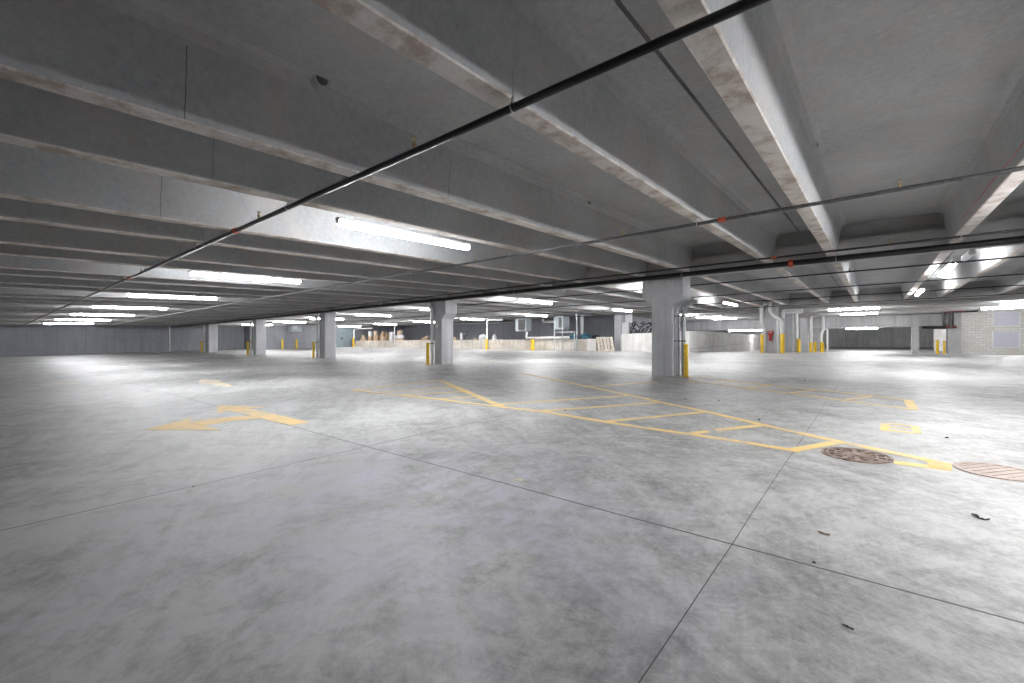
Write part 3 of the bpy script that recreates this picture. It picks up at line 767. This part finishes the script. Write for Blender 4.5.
# dark netting bundle behind the white ramp wall
def nest(label, u0, v0, u1, v1, y):
    a = at_y(u0, v0, y); b = at_y(u1, v1, y); m = MB(); R = random.Random(4)
    for k in range(46):
        p = Vector((R.uniform(a.x, b.x), y+R.uniform(0, 1.0), R.uniform(b.z, a.z-.1)))
        q = p+Vector((R.uniform(-.7, .7), R.uniform(-.3, .3), R.uniform(-.8, .8)))
        q.x = min(max(q.x, a.x), b.x); q.z = min(max(q.z, b.z), a.z)
        m.tube([p, (p+q)/2+Vector((R.uniform(-.1,.1), 0, R.uniform(-.1,.1))), q], .035, 6)
    return tag(m.build('scrap_pile', M['dark'], origin=((a.x+b.x)/2, y, b.z)), label, 'scrap')
nest('tangled dark scrap metal heap showing above the white ramp wall', 630, 322, 652, 337, 35.0)
wall('trim_ramp_infill', M['wall_mid'], -16.9, -10.3, 34.6, 36.6, fz(-14, 35)-.1, at_y(640, 336.5, 34.6).z)

# leaning pallets
def pallet(label, u0, u1, vt, y, mat, lean, off):
    a = foot(u0, y); b = foot(u1, y); zt = at_y(u0, vt, y).z
    t = thing('wooden_pallet', label, 'pallet', (a.x, y, a.z))
    H = zt-a.z; dirv = Vector((lean*.35, .28, H))
    def P(s_, h_, d_): return Vector((a.x+(b.x-a.x)*s_, y+d_, a.z))+dirv*h_
    def slab(s0, s1, h0, h1, d0, d1, nm):
        m = MB(); vs = [P(s_, h_, d_) for h_ in (h0, h1) for s_, d_ in ((s0, d0), (s1, d0), (s1, d1), (s0, d1))]
        m.add(vs, [(0,3,2,1),(4,5,6,7),(0,1,5,4),(1,2,6,5),(2,3,7,6),(3,0,4,7)]); m.build(nm, M[mat], t)
    for k in range(5): slab(k*.22, k*.22+.12, 0, 1, 0, .025, 'deck_board')
    for h in (.0, .46, .92): slab(0, 1, h, h+.08, .025, .115, 'stringer')
    for k in (0, .44, .88): slab(k, k+.12, 0, 1, .115, .14, 'bottom_board')
pallet('weathered pallet leaning at the left, half behind the pale one', 596.5, 603.5, 337.5, 31.4, 'wood', 0, 0)
pallet('pale wooden pallet leaning against the blue grey column', 598.5, 614.0, 337, 31.0, 'woodw', -1, 0)

# ------------------------------------------------------------ light fixtures
def fixture(label, x, y, L, axis='y', lit=True, group=None, z=None, rods=True, slope=None):
    zc = (cz(x, y)-.03) if z is None else z
    t = thing('tube_light', label, 'ceiling light', (x, y, zc), group)
    if slope is None: slope = (.0311 if y < 14.2 else .0165) if axis == 'y' else 0
    def pt(s, a, b):          # s along, a across, b up
        return Vector((x+a, y+s, zc+b+s*slope)) if axis == 'y' else Vector((x+s, y+a, zc+b))
    def bar(s0, s1, prof_, nm, mat):
        m = MB(); m.prism([0]*len(prof_), [[pt(s, a, b) for a, b in prof_] for s in (s0, s1)]); return m.build(nm, M[mat], t)
    h = L/2
    bar(-h, h, [(-.05, .04), (.05, .04), (.06, .0), (.05, -.008), (-.05, -.008), (-.06, 0)], 'housing', 'fixture')
    m = MB(); n = 8
    m.prism([0]*n, [[pt(s, 0.075*math.cos(2*math.pi*k/n), -.05+.05*math.sin(2*math.pi*k/n)) for k in range(n)] for s in (-h+.04, h-.04)])
    m.build('diffuser', M[('tube_bright' if (y > 14.2 or x > 0) else 'tube') if lit else 'tube_dead'], t, smooth=True)
    for s in (-h, h-.04): bar(s, s+.04, [(-.035, -.06), (.035, -.06), (.035, .03), (-.035, .03)], 'end_cap', 'fixture')
    if rods:
        for s in (-h+.25, h-.25):
            m = MB(); a = pt(s, 0, .05); m.tube([a, a+Vector((0, 0, .72))], .008, 6); m.build('hanger_rod', M['galv'], t)
    return t
ordn = ['nearest large tube light hanging left of centre', 'second nearest tube light in the line going left', 'third nearest tube light in the line going left',
        'fourth tube light in the line going left', 'fifth tube light in the line going left', 'sixth tube light in the line going left', 'farthest tube light, close above the dark left wall']
for k in range(7): fixture(ordn[k], -6.40-7.27*k, 5.0, 2.85, z=cz(-6.4-7.27*k, 5.0)+.02)
for y, w in ((4.9, 'nearer one'), (9.1, 'farther one')):
    fixture('strip light of the line right of the camera, ' + w, 2.4, y, 2.9, z=cz(2.4, y)-.10)
fixture('tube light over the far right corner of the near bay', 8.2, 5.1, 2.85)
b2 = {0: (-6.6, 'beside the big near column'), 1: (-13.5, 'over the aisle before the heaters'), 2: (-20.9, 'over the middle of the storage wall'), 3: (-28, 'over the stored cartons'), 4: (-34.6, 'before the teal door'), 5: (-41.2, 'in front of the two slim bollards'), 6: (-48.4, 'near the far left corner')}
for k, (x, w) in b2.items():
    if k > 0: fixture('second bay tube light of the closer line, ' + w, x, 18.42, 2.9)
    fixture('second bay tube light of the farther line, ' + w, x, 28.6, 2.9)
fixture('second bay tube light of the closer line, hidden edge ' + b2[0][1], -6.9, 18.42, 2.9)
fixture('lit strip light running away at right, nearest of three', 1.72, 19.0, 3.0)
fixture('unlit white strip tube ahead of the lit right strip light', 1.84, 15.95, 1.3, lit=False)
fixture('small lit strip light in the right line, farther away', 1.65, 28.3, 3.4)
fixture('tube light over the far right of the second bay', 8.2, 22, 2.85)
def xfix(label, u0, v0, u1, v1, z, rods=True, L=None):
    a = at_z(u0, v0, z); b = at_z(u1, v1, z); y = (a.y+b.y)/2
    p0 = at_y(u0, v0, y); p1 = at_y(u1, v1, y)
    fixture(label, (p0.x+p1.x)/2, y, max(1.2, p1.x-p0.x), 'x', z=z, rods=rods, slope=0)
Z3 = CAMZ+2.52
xfix('third bay tube light, upper of the bright pair left of the block wall', 828, 309.8, 880, 307, Z3)
xfix('third bay tube light, lower of the bright pair left of the block wall', 840, 314.2, 878, 312.8, Z3)
xfix('long tube light just above the white block wall', 981, 308.6, 1030, 306, Z3)
xfix('tube light partly cut by the right edge above the block wall', 1000, 303.6, 1035, 302, Z3)
xfix('tube light right beside the big near column, leftmost of three behind it', 680, 314.6, 698.5, 314.2, Z3)
xfix('middle tube light of three behind the big near column', 697, 317.3, 722, 316, Z3)
xfix('rightmost tube light of three behind the big near column', 713, 318.4, 737, 318, Z3)
for lb, u0, u1, v in (('long glowing tube under the far beam behind the extinguisher column', 728.5, 763, 329.5), ('bright tube under the far beam above the far doorless opening', 846, 878, 327.5)):
    y = 52.5; a = at_y(u0, v, y); b = at_y(u1, v, y)
    fixture(lb, (a.x+b.x)/2, y, b.x-a.x, 'x', z=CAMZ+1.505, rods=False, slope=0)
for x in (-12, 0, 8): fixture('added unseen tube light brightening the far ramp area, ' + {-12: 'left', 0: 'middle', 8: 'right'}[x], x+.01, 64 if x < 0 else 57, 2.9, 'x', z=CAMZ+2.055, rods=False, slope=0)  # hidden lamps added to light the far door and ramp walls

# ------------------------------------------------------------ sprinkler pipes
def sprinkler(label, y, r, dz, x0, x1, heads, hangers, reds, mat='black', rod=.78):
    def P(x): return Vector((x, y, cz(x, y)+dz))
    t = thing('sprinkler_pipe', label, 'pipe', P(x0))
    pts = [P(x0+(x1-x0)*i/8) for i in range(9)]
    m = MB(); m.tube(pts, r, 14); m.build('pipe_run', M[mat], t, smooth=True)
    for x in heads:
        m = MB(); c = P(x)+Vector((0, 0, r))
        m.tube([c-Vector((0,0,.01)), c+Vector((0,0,.03))], .016, 8); m.tube([c+Vector((0,0,.03)), c+Vector((0,0,.045))], .024, 6)
        m.tube([c+Vector((-.012,0,.045)), c+Vector((-.022,0,.065)), c+Vector((0,0,.09))], .004, 6)
        m.tube([c+Vector((.012,0,.045)), c+Vector((.022,0,.065)), c+Vector((0,0,.09))], .004, 6)
        m.tube([c+Vector((0,0,.088)), c+Vector((0,0,.094))], [.028, .024], 12)
        m.build('sprinkler_head', M['brass'], t)
    for x in hangers:
        c = P(x); m = MB(); n = 14
        ring = [c+Vector((0, math.cos(a)*(r+.006), math.sin(a)*(r+.006))) for a in [2*math.pi*i/n for i in range(n)]]
        m.tube(ring+[ring[0]], .006, 6)
        m.tube([c+Vector((0,0,r)), c+Vector((0,0,min(rod, .74-dz)))], .006, 6)
        m.tube([c+Vector((0,0,r+.0)), c+Vector((0,0,r+.05))], .014, 8)
        m.build('hanger', M['galv'], t)
    for x in reds:
        c = P(x); m = MB()
        m.tube([c+Vector((-.05,0,0)), c+Vector((.05,0,0))], r*1.45, 14)
        m.box(c.x-.03, c.x+.03, c.y-r*1.9, c.y+r*1.9, c.z-.015, c.z+.015)
        m.build('grooved_coupling', M['red'], t, smooth=False)
    return t
def xat(u, v, y): return at_y(u, v, y).x
Y = 2.6
sprinkler('thick black sprinkler pipe crossing the ceiling closest to the camera', Y, .031, -.1, XL+.1, 9.0,
          [xat(414, 147, Y), xat(259, 217, Y), xat(141, 272, Y), -15.5, -19.2, -23, -27, -31], [xat(513, 100, Y), xat(288, 205, Y), xat(205, 240, Y), -9.5, -13.3, -21, -29, 2.3], [xat(236, 230, Y), xat(130, 280, Y), xat(40, 322, Y)], rod=.3)
Y = 7.42
sprinkler('second sprinkler pipe running parallel behind the thick black one', Y, .027, -.1, XL+.1, 11,
          [xat(900, 183, Y), xat(623, 235, Y), xat(475, 260, Y), -9.8, -13.5, -17, -21, -25, -29], [xat(697, 220, Y), xat(510, 252, Y), xat(411, 270, Y), -12, -19, -26], [xat(722, 216, Y)], mat='steel_pipe', rod=.75)
Y = 12.3
sprinkler('thin black branch pipe just in front of the near concrete beam', Y, .024, -.1, XL+.1, 12,
          [xat(889, 241, Y), xat(701, 263, Y), -6, -9.7, -13.4], [xat(961, 237, Y), xat(757, 258, Y), -4.5, -8.1, -12], [xat(774, 257, Y)])
Y = 13.62
sprinkler('large black main pipe under the edge of the near concrete beam', Y, .075, -.115, XL+.1, 12,
          [], [xat(836, 257, Y), xat(682, 272, Y), xat(500, 292, Y), -11, -20], [xat(791, 262, Y)], rod=.4)
for y, lb, hx in ((16.9, 'first thin pipe beyond the near beam, under the second bay', (902, 790, 714, 596)), (21.95, 'second thin pipe beyond the near beam', (976, 855, 716)), (27.0, 'third thin pipe beyond the near beam', (955, 870, 772)), (32.9, 'farthest thin pipe, just before the second beam', (940, 700))):
    xs_ = [xat(u, 280, y) for u in hx]
    sprinkler('thin black ' + lb if y != 32.9 else lb, y, .022, -.1, -50, 12, [x-1.2 for x in xs_], xs_, [])

# small embedded sleeves on the tee stems
def stemx(k):
    t_, r_ = divmod(k, 2); return XT0+t_*P_+(1.11 if r_ else -1.11)
def sleeve(label, u, v, k, side, r, L):
    # short pipe sleeve poking out of a stem face near the flange
    x = stemx(k)+side*.165; p = at_x(u, v, x)
    t = thing('pipe_sleeve', label, 'sleeve', p)
    m = MB(); m.tube([p-Vector((side*.05, 0, 0)), p+Vector((side*L, 0, 0))], r, 16); m.build('sleeve_body', M['girder'], t, smooth=True)
    m = MB(); m.tube([p+Vector((side*(L-.005), 0, 0)), p+Vector((side*(L+.004), 0, 0))], r*.72, 16); m.build('sleeve_core', M['steel_dark'], t)
sleeve('short stub sleeve on the upper edge of a beam at upper left', 316, 84, -2, 1, .08, .12)
sleeve('small sleeve stub high on the beam right of the first thick pipe', 587, 203, -2, 1, .05, .06)
sleeve('small pale sleeve stub on the bright edged beam at right', 812, 146, 0, 1, .04, .07)
sleeve('pale round plug on the far right beam side', 1013, 99, 1, -1, .045, .05)
sleeve('small plug on the beam between the thick pipe and bright edged beam', 707, 172, -1, 1, .04, .05)

# red cable on the right beam
xk = stemx(1)-.13
pts = [at_x(u, v, xk-.03) for u, v in ((1024, 142), (1012, 158), (1000, 172), (985, 190), (972, 208), (963, 218))]
m = MB(); m.tube(pts, .006, 6); tag(m.build('red_cable', M['red'], origin=pts[0]), 'thin red cable hanging along the right hand beam', 'cable')

# ------------------------------------------------------------ floor markings
H_ = .004
def strip(mb, p, q, w):
    p = Vector((p[0], p[1])); q = Vector((q[0], q[1])); d = (q-p).normalized(); nn = Vector((-d.y, d.x))*w/2
    L = (q-p).length; n = max(1, int(L/2.0)); prev = None
    for i in range(n):
        a = p+d*L*i/n; b = p+d*L*(i+1)/n
        c = [a-nn, b-nn, b+nn, a+nn]
        vs = [(k.x, k.y, fz(k.x, k.y)+H_) for k in c]+[(k.x, k.y, fz(k.x, k.y)-.002) for k in c]
        mb.add(vs, [(0,1,2,3),(0,4,5,1),(1,5,6,2),(2,6,7,3),(3,7,4,0)])
def poly(mb, pts):
    n = len(pts); c = pts
    vs = [(x, y, fz(x, y)+H_) for x, y in c]+[(x, y, fz(x, y)-.002) for x, y in c]
    mb.add(vs, [tuple(range(n))]+[(i, i+n, (i+1) % n+n, (i+1) % n) for i in range(n)])
def marking(label, lines, mat, polys=(), cat='floor marking'):
    o0 = on_floor(*lines[0][1][0]) if lines else on_floor(*polys[0][1][0])
    t = thing('floor_marking', label, cat, (o0[0], o0[1], fz(*o0)))
    for nm, pts, w in lines:
        m = MB()
        for a, b in zip(pts[:-1], pts[1:]): strip(m, on_floor(*a), on_floor(*b), w)
        m.build(nm, M[mat], t, fix=True)
    for nm, pts in polys:
        m = MB(); poly(m, [on_floor(*p) for p in pts]); m.build(nm, M[mat], t, fix=True)
    return t
marking('long hatched yellow island running to the near manhole cover', [
    ('border_line', [(501, 407), (541, 411.3), (606, 422), (660, 430), (720, 438.5), (800, 451.5)], .13),
    ('border_line', [(522, 373), (550, 378.6), (640, 397.5), (660, 402.2), (705, 411.4), (760, 424.3), (840, 442), (900, 454.2), (950, 465.2)], .13),
    ('border_line', [(894, 462.6), (925, 466.3), (951, 469.5)], .13),
    ('hatch_line', [(499.3, 404.3), (631, 395.4)], .12), ('hatch_line', [(541.5, 411), (657.5, 402.7)], .12),
    ('hatch_line', [(606.6, 421.5), (705, 411.9)], .12), ('hatch_line', [(691, 433.6), (708, 431.4)], .12), ('hatch_line', [(716, 430.3), (764, 425)], .12),
    ('hatch_line', [(790, 450.5), (839.4, 442)], .13), ('hatch_line', [(583.7, 386.6), (658, 382)], .09)], 'paint',
    [('painted_tip', [(925, 459.8), (951.5, 465.2), (952, 470.3), (930, 467.3)])])
marking('hatched yellow triangle left of the long hatched island', [
    ('border_line', [(352.3, 390.2), (400, 395.2), (438, 399.2), (501.7, 407)], .12),
    ('border_line', [(352.3, 390.2), (440.2, 380.4)], .09), ('border_line', [(441, 380.9), (501.7, 406.6)], .17),
    ('hatch_line', [(382.2, 392.2), (452.5, 387.2)], .09), ('hatch_line', [(400.6, 395.2), (463, 391.6)], .09), ('hatch_line', [(438.4, 399), (478.9, 396.6)], .09)], 'paint')
marking('farther hatched yellow island passing the foot of the big column', [
    ('border_line', [(687.5, 380.4), (750, 388.5), (820, 397.4), (912, 409.3)], .09), ('border_line', [(700, 377.2), (764, 384.6), (820, 390), (913, 400.8)], .09),
    ('hatch_line', [(708.6, 383.5), (731.4, 380.9)], .09), ('hatch_line', [(743.7, 387.8), (771.8, 385.4)], .09), ('hatch_line', [(789.4, 393.2), (814, 390)], .09),
    ('hatch_line', [(844.6, 399.8), (872, 396.4)], .09), ('end_bar', [(908, 400.4), (913.5, 409.6)], .14)], 'paint')
marking('faint pair of old yellow lines left of the big column', [
    ('border_line', [(571.4, 364.4), (648.8, 375.4)], .10), ('border_line', [(578, 363.6), (648, 371.6)], .09)], 'paint_old')
marking('faint diagonal old line before the second nearest column', [('border_line', [(370.8, 372.8), (419, 365.5)], .13)], 'paint_old')
marking('faint old line right of the second nearest column', [('border_line', [(481, 363), (497, 359.5)], .12)], 'paint_old')
marking('very faded yellowish patch near the left picture edge', [('border_line', [(0, 385.5), (80, 383.2)], .20)], 'paint_old')
marking('yellow painted zero pair on the slab right of the islands', [
    ('character_stroke', [(885, 424.2), (900, 424.3), (916, 426.6)], .07), ('character_stroke', [(884.3, 430.3), (900, 431.5), (919, 433.5)], .08),
    ('character_stroke', [(884.9, 424.0), (884.6, 430.6)], .10), ('character_stroke', [(914.5, 426.2), (918, 433.4)], .09), ('character_stroke', [(886, 427.5), (900, 427.8), (916, 429.6)], .045)], 'paint')
marking('small yellow paint fleck on the violet grey slab near the middle', [], 'paint_old', [('paint_fleck', [(514, 480), (519, 478.6), (524.5, 480), (520, 481.6)])])
# arrows
marking('curved yellow turn arrow pointing left', [], 'paint_arrow', [
    ('arrow_head', [(145, 430.0), (193, 417.3), (188.5, 422.4), (203, 425.8), (221, 430.3)]),
    ('arrow_shaft', [(188.5, 422.2), (208, 419.2), (240, 416.2), (266, 416.2), (252, 419.6), (228, 421.4), (204, 425.9)])])
marking('straight yellow arrow crossing behind the curved one', [], 'paint_arrow', [
    ('arrow_head', [(217, 405.2), (267, 407.2), (232, 409.4), (217.5, 413.4)]),
    ('arrow_shaft', [(228, 407.0), (250, 408.8), (310, 422.3), (290, 425.3), (226, 410.2)])])
marking('small distant yellow arrow beyond the crossed pair', [], 'paint_old', [
    ('arrow_head', [(200, 379.3), (222, 380.2), (213, 384), (199, 384)]),
    ('arrow_shaft', [(213, 381), (226, 383), (234, 386.4), (226, 386.8), (210, 383.8)])])

# ------------------------------------------------------------ manhole covers
def manhole(label, c, R, mat, seed, crosses):
    z = fz(*c)
    t = thing('manhole_cover', label, 'manhole cover', (c[0], c[1], z))
    def ringm(r0, r1, h0, h1, nm, n=48):
        m = MB(); vs = []; fs = []
        for i in range(n):
            a = 2*math.pi*i/n
            for r, h in ((r0, h0), (r0, h1), (r1, h1), (r1, h0)):
                x, y = c[0]+r*math.cos(a), c[1]+r*math.sin(a); vs.append((x, y, fz(x, y)+h))
        for i in range(n):
            for k in range(4): fs.append((4*i+k, 4*i+(k+1) % 4, 4*((i+1) % n)+(k+1) % 4, 4*((i+1) % n)+k))
        m.add(vs, fs); m.build(nm, M[mat], t)
    ringm(R*.93, R, -.01, .012, 'frame_ring')
    m = MB(); n = 48
    m.add([(c[0]+R*.93*math.cos(2*math.pi*i/n), c[1]+R*.93*math.sin(2*math.pi*i/n), fz(c[0]+R*.93*math.cos(2*math.pi*i/n), c[1]+R*.93*math.sin(2*math.pi*i/n))+.003) for i in range(n)]+[(c[0], c[1], z+.003)], [(i, (i+1) % n, n) for i in range(n)])
    m.build('lid_plate', M['leafd'] if crosses else M[mat], t, fix=False)
    for k, r in enumerate((.30, .55, .80) if crosses else (.86,)): ringm(R*r, R*(r+.07), 0, .012, 'rib_ring')
    m = MB()
    if crosses:
        for i in range(12):
            a = 2*math.pi*i/12+.1; p = Vector((math.cos(a), math.sin(a)))
            strip_(m, Vector(c)+p*R*.12, Vector(c)+p*R*.92, .045)
        m.build('radial_rib', M[mat], t)
        m = MB(); m.tube([(c[0], c[1], z), (c[0], c[1], z+.014)], R*.16, 24); m.build('hub', M[mat], t)
    else:
        for i in range(-3, 4):
            d = i*R*.25; h = math.sqrt(max(0, (R*.84)**2-d*d)); e = Vector((math.cos(.9), math.sin(.9))); f = Vector((-e.y, e.x))
            strip_(m, Vector(c)+f*d-e*h, Vector(c)+f*d+e*h, .03)
        m.build('tread_rib', M['iron_pale'], t)
        m = MB(); e = Vector((math.cos(-.3), math.sin(-.3)))*R*.7
        m.tube([(c[0]+e.x, c[1]+e.y, z), (c[0]+e.x, c[1]+e.y, z+.01)], .03, 12); m.build('pick_hole', M['dark'], t)
def strip_(m, p, q, w):
    d = (q-p).normalized(); nn = Vector((-d.y, d.x))*w/2
    c = [p-nn, q-nn, q+nn, p+nn]
    m.add([(k.x, k.y, fz(k.x, k.y)+.011) for k in c]+[(k.x, k.y, fz(k.x, k.y)) for k in c], [(0,1,2,3),(0,4,5,1),(1,5,6,2),(2,6,7,3),(3,7,4,0)])
a = on_floor(820, 451.5); b = on_floor(894.5, 459.5)
R1 = (Vector(a)-Vector(b)).length/2
manhole('rusty ribbed round manhole cover lying across the yellow island', ((a[0]+b[0])/2, (a[1]+b[1])/2), R1*.97, 'iron', 1, True)
a = on_floor(953, 466); b = on_floor(1046, 478)
R2 = (Vector(a)-Vector(b)).length/2
manhole('dusty pinkish flat manhole cover at the right picture edge', ((a[0]+b[0])/2, (a[1]+b[1])/2), R2, 'iron_pale', 2, False)

# ------------------------------------------------------------ leaves and crumbs on the floor
def leaf(label, pts, w, mat, curl=.012, name='dry_leaf'):
    P = [on_floor(*p) for p in pts]; m = MB(); n = len(P); vs = []; fs = []
    for i, (x, y) in enumerate(P):
        d = Vector(P[min(i+1, n-1)])-Vector(P[max(i-1, 0)]); d.normalize(); nn = Vector((-d.y, d.x))
        ww = w*(.35 if i in (0, n-1) else (1.0 if i % 2 else .7)); z = fz(x, y)
        h = .004+curl*(i % 2)
        vs += [(x-nn.x*ww, y-nn.y*ww, z+h+curl), (x, y, z+.003), (x+nn.x*ww, y+nn.y*ww, z+h+curl*.6)]
    for i in range(n-1):
        for k in range(2): fs.append((3*i+k, 3*i+k+1, 3*i+4+k, 3*i+3+k))
    m.add(vs, fs); o = m.build(name, M[mat], origin=(P[0][0], P[0][1], fz(*P[0])), fix=False)
    md = o.modifiers.new('thick', 'SOLIDIFY'); md.thickness = .0025
    return tag(o, label, 'leaf')
leaf('curled black leaf scrap on the bright slab near the right edge', [(972, 514.6), (975.5, 516.3), (978.5, 518.8), (982, 520), (985.5, 520.6), (989.5, 520.4)], .014, 'leafd', .006)
leaf('brown dry leaf on the slab below the manhole covers', [(818, 532), (820.5, 534), (825, 534.8), (830, 536)], .013, 'leaf', .006)
leaf('tiny dark twig lying below the long joint at bottom right', [(842, 625.6), (846.5, 628), (849.5, 629), (853.5, 631)], .008, 'leafd', .004)
for lb, u, v, mt in (('dark crumb beside the long joint right of the crossing', 814, 564, 'leafd'), ('small crumb on the long island hatch', 759, 420, 'leafd'),
                     ('small dark crumb between the islands', 685.5, 399.4, 'leafd'), ('crumb right of the painted zero pair', 947, 438.2, 'leafd'),
                     ('crumb between islands closer to the joint', 719, 400.8, 'leaf'), ('dark speck by the left joint', 193, 487.5, 'leafd'),
                     ('flat grey scrap beyond the farther island', 805, 381.0, 'leafd'), ('crumb on the near border of the hatched island', 565, 410.8, 'leafd')):
    c = on_floor(u, v); r = .011 if v > 480 else .018
    m = MB(); z = fz(*c)
    m.tube([(c[0]-r, c[1], z+.006), (c[0], c[1]+r*.3, z+.012), (c[0]+r, c[1], z+.005)], [r*.3, r*.55, r*.25], 7)
    tag(m.build('floor_debris', M[mt], origin=(c[0], c[1], z)), lb, 'debris')

# ------------------------------------------------------------ world and view
w = bpy.data.worlds.new('world'); sc.world = w; w.use_nodes = True
bg = w.node_tree.nodes.get('Background') or w.node_tree.nodes.new('ShaderNodeBackground')
bg.inputs[0].default_value = (.75, .78, .82, 1); bg.inputs[1].default_value = .05
sc.view_settings.view_transform = 'Standard'; sc.view_settings.look = 'None'
sc.view_settings.gamma = 1; sc.view_settings.use_curve_mapping = False
sc.view_settings.exposure = 2.3
try:
    sc.cycles.max_bounces = 10; sc.cycles.diffuse_bounces = 8; sc.cycles.glossy_bounces = 3
    sc.cycles.use_denoising = True; sc.cycles.sample_clamp_indirect = 12
    sc.cycles.caustics_reflective = False; sc.cycles.caustics_refractive = False
except Exception: pass
